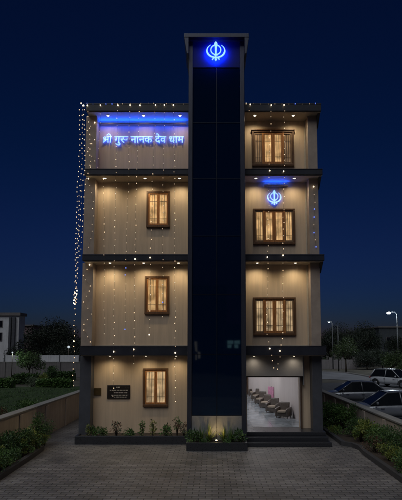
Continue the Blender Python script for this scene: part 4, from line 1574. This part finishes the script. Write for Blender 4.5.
# shrubs along the lawn wall bed
gl_ = 'shrubs in the bed along the lawn wall'
for px, py, key, sc, lab in (
    (44.5, 446, 'ball_dark', 1.0, 'dark rounded shrub at the far tip of the lawn side bed'),
    (38, 452, 'tall_mid', .80, 'tall dark topiary shrub against the lawn wall'),
    (48, 449, 'airy_yel', .55, 'small yellow green shrub at the tip of the lawn side bed'),
    (27, 455, 'round_yel', 1.0, 'yellow green shrub in front of the tall topiary shrub'),
    (17, 459, 'round_dark', 1.0, 'large dark shrub in the middle of the lawn side bed'),
    (29, 460, 'airy_yel', .7, 'loose pale leaved shrub by the kerb of the lawn side bed'),
    (6, 464, 'round_dark', .95, 'large dark shrub leaning on the lawn wall nearest the picture edge'),
    (17, 469, 'round_mid', .72, 'mid green shrub by the kerb below the large dark shrub'),
    (3, 474, 'airy_yel', .85, 'yellow tipped shrub nearest the camera in the lawn side bed'),
    (-8, 480, 'round_mid', .9, 'mid green shrub cut by the frame in the lawn side bed'),
):
    p = G(px, py)
    p.x = max(min(p.x, -5.98), -6.45)
    shrub(key, lab, (p.x, p.y, .04), sc, rnd.random() * 6, 'shrub', 'shrub', gl_)
# shrubs along the parking wall bed
gp_ = 'shrubs in the bed along the parking wall'
for px, py, key, sc, lab, xx in (
    (328, 424, 'round_dark', 1.2, 'dark shrub half hidden behind the dark pillar', 5.2),
    (326, 431, 'low_mid', .9, 'low green plant beside the top of the entrance steps', 4.98),
    (334, 428, 'round_mid', 1.35, 'bright green shrub beside the entrance steps', 5.35),
    (338, 419, 'ball_dark', 1.1, 'dark tufted shrub against the parking wall behind the bright green shrub', 5.9),
    (341, 434, 'round_mid', 1.15, 'mid green shrub in the bed past the entrance steps', 5.6),
    (349, 428, 'tall_mid', .72, 'upright dark shrub against the parking wall', 5.9),
    (335, 438, 'low_mid', .75, 'low yellowing plant on bare soil beside the lowest step', 5.05),
    (352, 440, 'round_dark', .85, 'dark shrub inside the rounded kerb nose', 5.55),
    (360, 438, 'ball_dark', .85, 'dark ball shrub against the wall near the grey car', 5.95),
    (358, 449, 'airy_yel', .9, 'yellow green shrub at the bend of the kerb', 5.5),
    (367, 447, 'round_yel', 1.0, 'yellowish shrub in the middle of the parking side bed', 5.85),
    (371, 457, 'round_red', .75, 'reddish shrub at the kerb of the parking side bed', 5.4),
    (378, 452, 'round_mid', 1.0, 'mid green shrub behind the reddish shrub', 5.9),
    (385, 463, 'airy_yel', .7, 'yellow green shrub by the kerb near the dark ball', 5.45),
    (390, 460, 'ball_dark', 1.15, 'large dark ball shrub beside the frame edge', 5.85),
    (395, 470, 'round_yel', .75, 'yellowish low shrub at the kerb by the frame edge', 5.45),
    (403, 468, 'round_dark', 1.0, 'dark shrub cut by the frame above the kerb', 5.85),
    (408, 480, 'round_mid', .9, 'mid green shrub nearest the camera in the parking side bed', 5.5),
):
    yy = G(px, py).y
    yv = (xx * F / (px - CX)) * 1.0 - 18 if px > CX + 20 else yy
    shrub(key, lab, (xx, yv, .04), sc, rnd.random() * 6, 'shrub', 'shrub', gp_)

# ------------------------------------------------------------------ hall furniture
def armchair(label, loc, rz, mat, group):
    t = thing('armchair', label, 'armchair', loc, rz, group)
    b_ = MB(); b_.rbox(-.40, .40, -.36, .34, .10, .34, .05, mat); b_.obj('base', t)
    b_ = MB(); b_.rbox(-.27, .27, -.40, .22, .342, .47, .06, M_seat); b_.obj('seat_cushion', t, None, .02)
    b_ = MB()
    prof = [(.14, .345), (.30, .345), (.44, .86), (.40, .94), (.32, .95), (.26, .88)]
    vs_ = [(-.275, y, z) for y, z in prof] + [(.275, y, z) for y, z in prof]
    n_ = len(prof)
    b_.add(vs_, [tuple(range(n_))[::-1], tuple(range(n_, 2 * n_))] + [(i, n_ + i, n_ + (i + 1) % n_, (i + 1) % n_)[::-1] for i in range(n_)][::1], mat)
    b_.obj('backrest', t, None, .03)
    for s in (-1, 1):
        b_ = MB()
        x0, x1 = (.285, .42) if s > 0 else (-.42, -.285)
        prof = [(-.38, .10), (.36, .10), (.36, .66), (.2, .66), (-.30, .61), (-.38, .56)]
        vs_ = [(x0, y, z) for y, z in prof] + [(x1, y, z) for y, z in prof]
        n_ = len(prof)
        b_.add(vs_, [tuple(range(n_)), tuple(range(n_, 2 * n_))[::-1]] + [(i, (i + 1) % n_, n_ + (i + 1) % n_, n_ + i)[::-1] for i in range(n_)], mat)
        b_.obj('arm', t, None, .035)
        for y in (-.30, .28):
            b_ = MB(); b_.cyl((s * .34, y, 0), .025, .10, M_darkwood, 'z', 10); b_.obj('leg', t)
    return t


wd = (E_ - S_).normalized()
wang = math.atan2(wd.y, wd.x)            # direction of the slanting hall wall
ac = None
chairs = [(283.5, 417.5, .98, 'brown armchair with tan seat nearest the doorway'), (273.2, 412.2, .98, 'second armchair from the doorway along the hall wall'),
          (266.2, 407.6, .98, 'third armchair from the doorway along the hall wall'), (261.2, 403.8, .95, 'fourth armchair from the doorway, next to the pink banner'), (257.4, 400.2, .95, 'fifth armchair from the doorway, near the far end'),
          (254.2, 396.2, .9, 'farthest armchair in the row at the hall end')]
for i, (px, py, sc, lab) in enumerate(chairs):
    p = G(px, py, Z_FLOOR)
    p.z = Z_FLOOR
    rz = R(-28)
    if ac is None:
        ac = armchair(lab, p, rz, M_leather, 'armchairs along the hall wall')
        ac.scale = (.73, .73, .70)
    else:
        copy_thing(ac, p, rz, lab, 'armchairs along the hall wall', (.73, .73, .70))
p = G(271.0, 407.3, Z_FLOOR)
t = thing('banner_stand', 'bright pink standing banner behind the armchairs', 'banner', (p.x, p.y, Z_FLOOR), R(-60))
b_ = MB(); b_.box(-.23, .23, -.012, .012, .34, 1.06, M_pink); b_.obj('panel', t)
b_ = MB(); b_.box(-.23, .23, -.06, .06, .0, .03, M_iron); b_.obj('base', t)
b_ = MB(); b_.cyl((0, .03, .03), .012, 1.05, M_iron, 'z', 8); b_.obj('post', t)
p = G(294, 416, Z_FLOOR)

# ------------------------------------------------------------------ cars
def car(label, loc, rz, paint, suv=False):
    """length along x, nose at +x; body, glasshouse, roof, wheels, lights"""
    t = thing('parked_car', label, 'car', loc, rz)
    Lh = 2.15
    H = 1.60 if suv else 1.44
    zb = .92 if suv else .86                 # belt line
    st = [(-Lh, .42, .66, .62), (-2.02, .30, zb - .02, .80), (-1.55, .26, zb + .04, .88), (-.6, .24, zb + .02, .90), (.6, .24, zb - .01, .90), (1.15, .25, zb - .04, .89), (1.75, .27, zb - .14, .84), (2.02, .30, zb - .22, .74), (Lh, .40, .62, .56)]
    bd = MB()
    secs = []
    for x, zl, zh, w_ in st:
        secs.append([(x, -w_ * .82, zl), (x, -w_, zl + .14), (x, -w_ * 1.0, (zl + zh) / 2 + .05), (x, -w_ * .93, zh - .03), (x, -w_ * .80, zh + .012), (x, 0, zh + .035),
                     (x, w_ * .80, zh + .012), (x, w_ * .93, zh - .03), (x, w_ * 1.0, (zl + zh) / 2 + .05), (x, w_, zl + .14), (x, w_ * .82, zl)])
    n_ = len(secs[0])
    vs_ = [p_ for s_ in secs for p_ in s_]
    fs_ = []
    for i in range(len(secs) - 1):
        for k in range(n_):
            q_ = (k + 1) % n_
            fs_.append((i * n_ + k, i * n_ + q_, (i + 1) * n_ + q_, (i + 1) * n_ + k)[::-1])
    fs_ += [tuple(range(n_)), tuple(range((len(secs) - 1) * n_, len(secs) * n_))[::-1]]
    bd.add(vs_, fs_, paint, True)
    bo = bd.obj('body', t)
    md = bo.modifiers.new('smooth', 'SUBSURF'); md.levels = 1; md.render_levels = 1
    # glasshouse
    gx = [(-1.95 if suv else -1.75, zb + .02, .74), (-1.55 if suv else -1.12, H - .06, .60), (-.3, H - .015, .63), (.25, H - .05, .60), (1.08, zb - .02, .76)]
    gh = MB()
    base = [(-1.95 if suv else -1.75, zb - .01), (1.12, zb - .06)]
    sec = []
    for x, z, w_ in gx:
        fx = max(-1.9, min(1.1, x))
        sec.append((x, z, w_))
    vs_ = []
    for (x, z, w_) in sec:
        vs_ += [(x, -w_, z), (x, w_, z)]
    low = []
    for (x, z, w_) in sec:
        low += [(x, -.80, zb - .04), (x, .80, zb - .04)]
    m_ = len(sec)
    vs_ += low
    o_ = 2 * m_
    fs_ = []
    for i in range(m_ - 1):
        fs_.append((2 * i, 2 * i + 2, 2 * i + 3, 2 * i + 1)[::-1])
        fs_.append((2 * i, 2 * i + 2, o_ + 2 * i + 2, o_ + 2 * i))
        fs_.append((2 * i + 1, 2 * i + 3, o_ + 2 * i + 3, o_ + 2 * i + 1)[::-1])
    gh.add(vs_, fs_, M_cglass)
    gh.obj('windows', t)
    # roof skin and pillars in body colour
    rf = MB()
    rp = sec[1:4]
    vs_, fs_ = [], []
    for (x, z, w_) in rp:
        vs_ += [(x, -w_ - .01, z - .02), (x, -w_ * .9, z + .02), (x, 0, z + .035), (x, w_ * .9, z + .02), (x, w_ + .01, z - .02)]
    for i in range(2):
        for k in range(4):
            fs_.append((i * 5 + k, (i + 1) * 5 + k, (i + 1) * 5 + k + 1, i * 5 + k + 1))
    rf.add(vs_, fs_, paint, True)
    rf.obj('roof', t)
    for s in (-1, 1):
        def bar(a, b_, w2):
            MB().tube([a, b_], w2, paint, 6).obj('pillar', t)
        bar((sec[3][0], s * sec[3][2], sec[3][1] - .01), (1.06, s * .77, zb - .01), .032)
        bar((sec[1][0], s * sec[1][2], sec[1][1] - .01), (sec[0][0] + .03, s * .76, zb + .01), .05)
        bar((-.32, s * .64, H - .03), (-.38, s * .80, zb - .02), .03)
        mi = MB(); mi.sphere((.82, s * .98, zb + .08), .10, paint, 8, 6, (.6, 1, .75)); mi.obj('mirror', t)
        for x in (-1.32, 1.36):
            wh = MB(); wh.tube([(x, s * .70, .32), (x, s * .72, .32), (x, s * .90, .32), (x, s * .915, .32)], [.27, .32, .32, .28], M_tyre, 22)
            wo = wh.obj('wheel', t)
            ri = MB(); ri.tube([(x, s * .905, .32), (x, s * .922, .32)], [.20, .19], M_rim, 16); ri.obj('rim', wo)
            arch_ = MB()
            a_ = [(x + .39 * math.cos(R(180 - 180 * i / 12)), s * .902, .32 + .39 * math.sin(R(180 - 180 * i / 12))) for i in range(13)]
            arch_.tube(a_, .035, M_plastic, 6); arch_.obj('wheel_arch', t)
        for xs in (-.36, .98):
            sm_ = MB(); sm_.box(xs - .006, xs + .006, s * .903 - .006, s * .903 + .006, .34, zb - .05, M_plastic); sm_.obj('door_seam', t)
        for xs in (-.22, .72):
            hd_ = MB(); hd_.box(xs - .24, xs - .06, s * .915 - .012, s * .915 + .012, zb - .17, zb - .13, M_rim); hd_.obj('door_handle', t, None, .006)
        hl = MB(); hl.sphere((1.98, s * .60, .66 if not suv else .72), .15, M_headlamp, 10, 6, (.7, 1.1, .55)); hl.obj('headlight', t)
        tl = MB(); tl.sphere((-2.05, s * .62, .72 if not suv else .80), .14, M_tail, 10, 6, (.5, 1.1, .75)); tl.obj('tail_light', t)
    gr_ = MB(); gr_.box(2.04, 2.17, -.42, .42, .42, .62, M_plastic); gr_.obj('grille', t, None, .03)
    bm = MB(); bm.box(2.0, 2.165, -.66, .66, .24, .385, M_plastic); bm.obj('bumper', t, None, .04)
    pt = MB(); pt.box(2.171, 2.182, -.22, .22, .44, .53, M_plate); pt.obj('number_plate', t)
    return t


p = G(352, 395)
yA = 12.2; xA = (352 - CX) / F * (18 + yA)
car('grey sedan with dark windows parked just behind the parking wall, farther one', (xA, yA, .004), R(176), M_cargrey)
yB = 5.4; xB = (386 - CX) / F * (18 + yB)
car('silver sedan parked nearest behind the parking wall', (xB, yB, .004), R(178), M_carsilver)
p = G(391, 387.2)
car('white hatchback parked facing the camera by the lane', (p.x + .3, p.y, .01), R(-56), M_carwhite, True)

# ------------------------------------------------------------------ trees
def tree_mesh(seed, h_, r_, n_, ls, mat, trunk_h, nl=9, flat=1.0):
    rr = random.Random(seed)
    tr, cr = MB(), MB()
    top = Vector((rr.uniform(-.2, .2), rr.uniform(-.2, .2), trunk_h))
    tr.tube([(0, 0, -.1), (top.x * .4, top.y * .4, trunk_h * .5), tuple(top)], [h_ * .028, h_ * .022, h_ * .016], M_bark, 8)
    cl = []
    for i in range(nl):
        a = i * 2.399 + rr.uniform(-.4, .4)
        u = math.sqrt((i + .5) / nl)
        zz = trunk_h + (h_ - trunk_h) * rr.uniform(.12, .86) * (1.12 - .5 * u)
        c = Vector((math.cos(a) * r_ * .72 * u, math.sin(a) * r_ * .72 * u, zz))
        rad = r_ * rr.uniform(.26, .46)
        cl.append((c, rad))
        mid = top.lerp(c, .5) + Vector((rr.uniform(-.1, .1), rr.uniform(-.1, .1), -.1)) * r_ * .4
        tr.tube([tuple(top * .92), tuple(mid), tuple(c)], [h_ * .011, h_ * .007, h_ * .003], M_bark, 6)
    for k in range(n_):
        c, rad = cl[rr.randrange(nl)]
        v = Vector((rr.gauss(0, 1), rr.gauss(0, 1), rr.gauss(0, .8 * flat)))
        if v.length > 1.9:
            v *= 1.9 / v.length
        p_ = c + v * rad * .62
        leaf(cr, p_, v + Vector((rr.uniform(-.8, .8), rr.uniform(-.8, .8), rr.uniform(-.9, .5))), ls * rr.uniform(.6, 1.4), mat, rr, wide=.55)
    return cr.mesh('crown'), tr.mesh('trunk')


TP = {}
TK = {
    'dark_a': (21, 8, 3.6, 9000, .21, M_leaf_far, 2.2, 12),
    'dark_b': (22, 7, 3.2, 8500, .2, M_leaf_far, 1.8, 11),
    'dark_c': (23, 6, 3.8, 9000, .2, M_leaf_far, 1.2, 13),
    'light_a': (24, 5.0, 1.9, 2800, .17, M_leaf_tree, 1.9, 10),
    'light_b': (25, 3.6, 1.7, 2600, .17, M_leaf_tree, 1.4, 8),
}


def tree(key, label, loc, sc=1.0, rz=0.0, group=None, sx=None):
    if key not in TP:
        TP[key] = tree_mesh(*TK[key])
    t = thing('tree', label, 'tree', loc, rz, group)
    t.scale = (sx or sc, sx or sc, sc)
    for nm_, me in zip(('crown', 'trunk'), TP[key]):
        o = bpy.data.objects.new(nm_, me)
        COL.objects.link(o)
        o.parent = t
    return t


def at(px, Y, z=0.0):
    return Vector(((px - CX) / F * (18 + Y), Y, z))


# beyond the lawn
tree('light_b', 'small bright green tree lit by a lamp in front of the white building', at(32, 33), .92, 1.0)
tree('dark_a', 'tall dark tree with its crown beside the lamp lit tree', at(46, 52), 1.0, .6, None, 1.15)
tree('dark_b', 'dark tree crown between the tallest tree and the string lights', at(60, 56), 1.04, 2.1, None, 1.1)
tree('dark_c', 'wide low dark tree half behind the building corner', at(74, 48), .95, 4.0)
tree('dark_c', 'low dark tree mass at the foot of the white building', at(20, 60), .72, 3.0)
# beyond the parking
tree('light_a', 'pale green young tree beside the thin pole at the lane', at(345, 50), .98, .4)
tree('light_b', 'pale green spreading tree lit by the street lamp', at(391, 36), 0.92, 2.2)
tree('light_b', 'bushy green tree at the frame edge behind the white hatchback', at(404, 30), .62, .9)
for px, Y, k, sc, lab in (
    (331, 70, 'dark_b', .92, 'dark tree beside the building pillar behind the lane'),
    (348, 66, 'dark_a', .98, 'tall dark tree behind the pale young tree'),
    (359, 70, 'dark_a', 1.04, 'tallest dark tree behind the lane'),
    (370, 72, 'dark_b', .86, 'dark tree just before the pinkish lit house'),
    (366, 58, 'dark_c', .62, 'low dark tree over the lane kerb'),
    (381, 60, 'dark_c', .66, 'low dark tree behind the lane bend'),
    (396, 72, 'dark_b', .78, 'dark tree in front of the far dark block'),
):
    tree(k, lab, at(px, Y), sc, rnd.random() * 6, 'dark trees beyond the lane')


# ------------------------------------------------------------------ hedges and garden plants beyond the lawn
def hedge(label, px0, px1, Y, h_, d_, mat, n_):
    a, b_ = at(px0, Y), at(px1, Y)
    t = thing('hedge', label, 'hedge', ((a.x + b_.x) / 2, Y, 0))
    rr = random.Random(int(px0 * 7 + Y))
    f_ = MB()
    W = b_.x - a.x
    for k in range(n_):
        x = rr.uniform(-W / 2, W / 2)
        hh = h_ * (.82 + .22 * noise.noise(Vector((x * .9, Y, 0))))
        s_ = rr.choice('tffs')
        y = rr.uniform(-d_ / 2, d_ / 2) if s_ == 't' else -d_ / 2 + rr.gauss(0, .08)
        z = hh + rr.gauss(0, .06) if s_ == 't' else rr.uniform(0.02, hh)
        leaf(f_, (x, y, z), (rr.uniform(-1, 1), rr.uniform(-1.2, .3), rr.uniform(-.3, 1)), rr.uniform(.10, .24), mat, rr, wide=.6)
    f_.obj('foliage', t)
    c_ = MB()
    m_ = 20
    vs_, fs_ = [], []
    prof = [(-.42, 0), (-.44, .55), (-.34, .86), (0, .92), (.34, .86), (.44, .5), (.42, 0)]
    for i in range(m_ + 1):
        x = -W / 2 + W * i / m_
        k_ = .86 + .2 * noise.noise(Vector((x * .9, Y, 0)))
        for y, z in prof:
            vs_.append((x, y * d_, z * h_ * k_ * .96))
    for i in range(m_):
        for k in range(6):
            fs_.append((i * 7 + k, (i + 1) * 7 + k, (i + 1) * 7 + k + 1, i * 7 + k + 1)[::-1])
    fs_ += [tuple(range(7)), tuple(range(m_ * 7, m_ * 7 + 7))[::-1]]
    c_.add(vs_, fs_, mat, True)
    c_.obj('branches', t)
    return t


hedge('clipped dark hedge at the end of the lawn by the frame edge', -6, 15.5, 24.5, .72, 1.2, M_leaf_mid, 1500)
hedge('clipped dark hedge at the end of the lawn toward the building corner', 41, 73, 25.0, .74, 1.2, M_leaf_mid, 2000)
hedge('shaggy dark hedge in front of the grey boundary wall', 18, 40, 29, 1.05, 1.5, M_leaf_dark, 1600)
hedge('taller dark hedge against the grey boundary wall toward the building', 49, 76, 34, 1.0, 1.2, M_leaf_dark, 1600)
shrub('grey_low', 'pale grey green clump between the two clipped hedges', at(33.5, 25.5, .03), 1.7, 0, 'shrub', 'shrub')
shrub('round_yel', 'yellow green round shrub behind the clipped hedge', at(44.5, 28, .03), 1.25, 1, 'shrub', 'shrub')
shrub('round_dark', 'dark round shrub before the grey boundary wall', at(52.5, 31, .03), 1.8, 2, 'shrub', 'shrub')
shrub('round_mid', 'small shrub on the lawn showing above the compound wall', at(31, 6.5, .0), 1.15, 2, 'shrub', 'shrub')
shrub('round_red', 'dull reddish shrub on the lawn above the wall at the frame edge', at(2, 4.0, .0), 1.1, 2, 'shrub', 'shrub')

# boundary wall with pale railing panels beyond the garden
t = thing('boundary_wall', 'long grey boundary wall behind the garden hedges', 'wall', at(30, 38))
b_ = MB(); b_.box(-34, -9.0, 38, 38.25, 0, 1.75, M_farwall); b_.obj('masonry', t, t.location)
x = -34
while x < -9:
    b_ = MB(); b_.box(x, x + .35, 37.9, 37.998, 0, 1.85, M_farwall); b_.obj('pier', t, t.location, bevel=.02); x += 3.2
b_ = MB(); b_.box(-34, -9.0, 37.96, 38.29, 1.752, 1.84, M_coping); b_.obj('coping', t, t.location)
for (a0, a1, lab) in ((6, 20.5, 'pale panel fence on the boundary wall below the white building'), (41, 80, 'pale panel fence on the boundary wall toward the building corner')):
    t = thing('panel_fence', lab, 'fence', at(a0, 41))
    x0, x1 = at(a0, 41).x, at(a1, 41).x
    b_ = MB(); b_.box(x0, x1, 41, 41.06, 1.4, 2.55, M_white); b_.obj('panel', t, t.location)
    x = x0
    while x <= x1 + .01:
        b_ = MB(); b_.box(x - .05, x + .05, 40.93, 40.998, 0, 2.62, M_pole); b_.obj('post', t, t.location); x += (x1 - x0) / max(1, round((x1 - x0) / 2))
t = thing('boundary_wall', 'low grey wall with square piers behind the lane beside the dark pillar', 'wall', at(326, 60))
b_ = MB(); b_.box(17.0, 23.2, 60, 60.3, 0, 1.5, M_farwall); b_.obj('masonry', t, t.location)
for x in (17.0, 19.0, 21.0, 23.0):
    b_ = MB(); b_.box(x, x + .5, 59.9, 59.998, 0, 1.85, M_farwall); b_.obj('pier', t, t.location, bevel=.02)


# ------------------------------------------------------------------ far buildings
def far_building(label, x0, x1, y0, y1, h_, mat, wins, lit=None, pil=(), roof=.25):
    t = thing('far_building', label, 'building', ((x0 + x1) / 2, y0, 0))
    b_ = MB(); b_.box(x0, x1, y0, y1, 0, h_, mat); b_.obj('wall', t, t.location)
    b_ = MB(); b_.box(x0 - .25, x1 + .25, y0 - .25, y1 + .25, h_ + .002, h_ + roof, M_farwall); b_.obj('roof', t, t.location)
    for (a, c, z0, z1) in wins:
        f_ = MB()
        f_.box(x0 + a - .08, x0 + c + .08, y0 - .06, y0 - .002, z0 - .08, z0, M_farwall)
        f_.box(x0 + a - .08, x0 + c + .08, y0 - .06, y0 - .002, z1, z1 + .08, M_farwall)
        f_.box(x0 + a - .08, x0 + a, y0 - .06, y0 - .002, z0, z1, M_farwall)
        f_.box(x0 + c, x0 + c + .08, y0 - .06, y0 - .002, z0, z1, M_farwall)
        w_ = f_.obj('window', t, t.location)
        g_ = MB(); g_.box(x0 + a, x0 + c, y0 - .03, y0 - .003, z0, z1, lit or M_winglass); g_.obj('pane', w_, t.location)
    for (a, c) in pil:
        b_ = MB(); b_.box(x0 + a, x0 + c, y0 - .5, y0 - .002, 0, h_ - .3, M_slate); b_.obj('pilaster', t, t.location)
    return t


k_ = lambda px, Y: at(px, Y).x
xw0, xw1 = k_(-14, 62), k_(19, 62)
far_building('white flat roofed building with dark upright fins beyond the lawn', xw0, xw1, 62, 64.5, 8.8, M_white,
             [(.8, 1.7, 4.6, 5.9), (2.2, 2.75, 4.6, 5.9), (.8, 1.7, 1.9, 3.0), (.8, 1.7, 6.9, 7.9), (2.2, 2.75, 6.9, 7.9)], None, [(xw1 - xw0 - 1.5, xw1 - xw0 - 1.15), (xw1 - xw0 - .9, xw1 - xw0 - .5)], .5)
far_building('lower grey house between the white building and the dark trees', k_(19.5, 70), k_(32, 70), 70, 80, 7.4, M_pinkbld, [(.3, .7, 4.5, 5.7), (1.0, 1.4, 4.5, 5.7)])
far_building('pinkish lit house showing between the dark trees', k_(370, 92), k_(380.5, 92), 92, 100, 7.1, M_pinkbld, [(.35, .75, 4.9, 6.2), (1.0, 1.35, 4.9, 6.2), (1.6, 1.9, 4.9, 6.2)], M_litwin)
far_building('dark flat block rising at the frame edge behind the street lamp', k_(379, 84), k_(420, 84), 84, 96, 7.7, M_darkbld, [(1.5, 2.6, 4.4, 5.6), (3.6, 4.7, 4.4, 5.6)])
# the houses across the street, which the tower glass mirrors
ob = far_building('dark block across the street mirrored in the tower glass', -5.5, 2.2, -62, -54, 12.5, M_darkbld, [])
for (wx0, wx1, wz0, wz1) in ((-2.45, -2.15, 2.9, 4.3), (-2.1, -1.7, 1.9, 2.9), (-2.5, -2.3, 1.7, 2.5)):
    b_ = MB(); b_.box(wx0, wx1, -53.99, -53.95, wz0, wz1, M_litwin3); b_.obj('window', ob, ob.location)
t = bpy.data.objects['far_building'] if False else None
mw = thing('mirrored_house', 'house with one cyan lit window mirrored low in the tower glass', 'building', (4.0, -44, 0))
b_ = MB(); b_.box(1.6, 8, -52, -44, 0, 6.5, M_darkbld); b_.obj('wall', mw, mw.location)
for wx in (1.95, 2.85):
    for wz in (3.45, 3.95):
        b_ = MB(); b_.box(wx, wx + (.75 if wz > 3.6 else .5), -43.995, -43.95, wz, wz + .42, M_litwin2); b_.obj('window', mw, mw.location)

# a wood far off all round, one mass
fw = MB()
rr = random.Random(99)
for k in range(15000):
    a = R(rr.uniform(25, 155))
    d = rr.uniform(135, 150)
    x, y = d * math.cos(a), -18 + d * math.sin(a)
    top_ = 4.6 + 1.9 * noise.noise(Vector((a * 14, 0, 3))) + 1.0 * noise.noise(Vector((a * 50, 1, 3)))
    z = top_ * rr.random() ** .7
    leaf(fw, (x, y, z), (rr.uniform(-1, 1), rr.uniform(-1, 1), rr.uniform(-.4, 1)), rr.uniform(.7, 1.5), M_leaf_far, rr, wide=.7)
structure('far_wood', fw, 'stuff')

# ------------------------------------------------------------------ street lamps and poles
def street_lamp(label, px, py, Y, energy, glow, size=.16, arm=1.2):
    top = P(px, py, Y)
    t = thing('street_lamp', label, 'street lamp', (top.x + arm, Y, 0))
    bx = top.x + arm
    b_ = MB(); b_.tube([(bx, Y, 0), (bx, Y, top.z * .6), (bx, Y, top.z - .2), (bx - arm * .25, Y, top.z + .15), (bx - arm * .9, Y, top.z + .16)], [.09, .07, .05, .04, .03], M_pole, 10)
    b_.obj('pole', t, t.location)
    b_ = MB(); b_.box(top.x - .32, top.x + .32, Y - .13, Y + .13, top.z + .06, top.z + .17, M_pole); hd = b_.obj('head', t, t.location, bevel=.04)
    b_ = MB(); b_.sphere((top.x, Y - .02, top.z), size, glow, 12, 8, (1.3, 1, .8)); b_.obj('lens', hd, t.location)
    lamp('POINT', 'street_lamp_glow', (top.x, Y - .1, top.z - .3), energy, (.82, .92, 1.0), t, (0, 0, 0), .2, off=t.location)


street_lamp('tall street lamp with a bright white head over the dark block', 388.5, 313, 52, 800, M_lampglow, .22)
street_lamp('dim street lamp on a post close to the building pillar', 329, 322, 60, 22, M_lampglow3, .16, .5)
t = thing('utility_pole', 'thin pale pole beside the young tree', 'pole', at(337.6, 52))
b_ = MB(); b_.tube([at(337.6, 52), at(337.6, 52, 6.6)], [.09, .06], M_pole, 10); b_.obj('shaft', t, t.location)
b_ = MB(); b_.sphere(at(337.6, 52, 6.62), .07, M_pole, 8, 6); b_.obj('cap', t, t.location)


def post_lamp(label, px, py, Y, energy, r_, col=(.86, .95, 1.0)):
    top = P(px, py, Y)
    t = thing('post_lamp', label, 'lamp', (top.x, Y, 0))
    b_ = MB(); b_.tube([(top.x, Y, 0), (top.x, Y, top.z - r_)], [.05, .035], M_iron, 8); b_.obj('post', t, t.location)
    b_ = MB(); b_.sphere(top, r_, M_lampglow2, 12, 8); b_.obj('globe', t, t.location)
    lamp('POINT', 'post_lamp_glow', top, energy, col, t, (0, 0, 0), r_ + .03, off=t.location)


post_lamp('small globe lamp near the lit tree and the white building', 12.5, 352.5, 31.2, 120, .08, (.75, 1.0, .8))
post_lamp('small white lamp behind the string lights at the building corner', 68.7, 347, 44, 30, .16)

# ------------------------------------------------------------------ render settings
SC.render.engine = 'CYCLES'
SC.cycles.use_denoising = True
try:
    SC.cycles.denoiser = 'OPENIMAGEDENOISE'
except Exception:
    pass
SC.cycles.use_light_tree = True
SC.cycles.max_bounces = 5
SC.cycles.diffuse_bounces = 3
SC.cycles.glossy_bounces = 3
SC.cycles.sample_clamp_indirect = 3.0
SC.cycles.caustics_reflective = False
SC.cycles.caustics_refractive = False
vs = SC.view_settings
vs.view_transform = 'Standard'
vs.look = 'None'
vs.gamma = 1
vs.exposure = 0
vs.use_curve_mapping = False
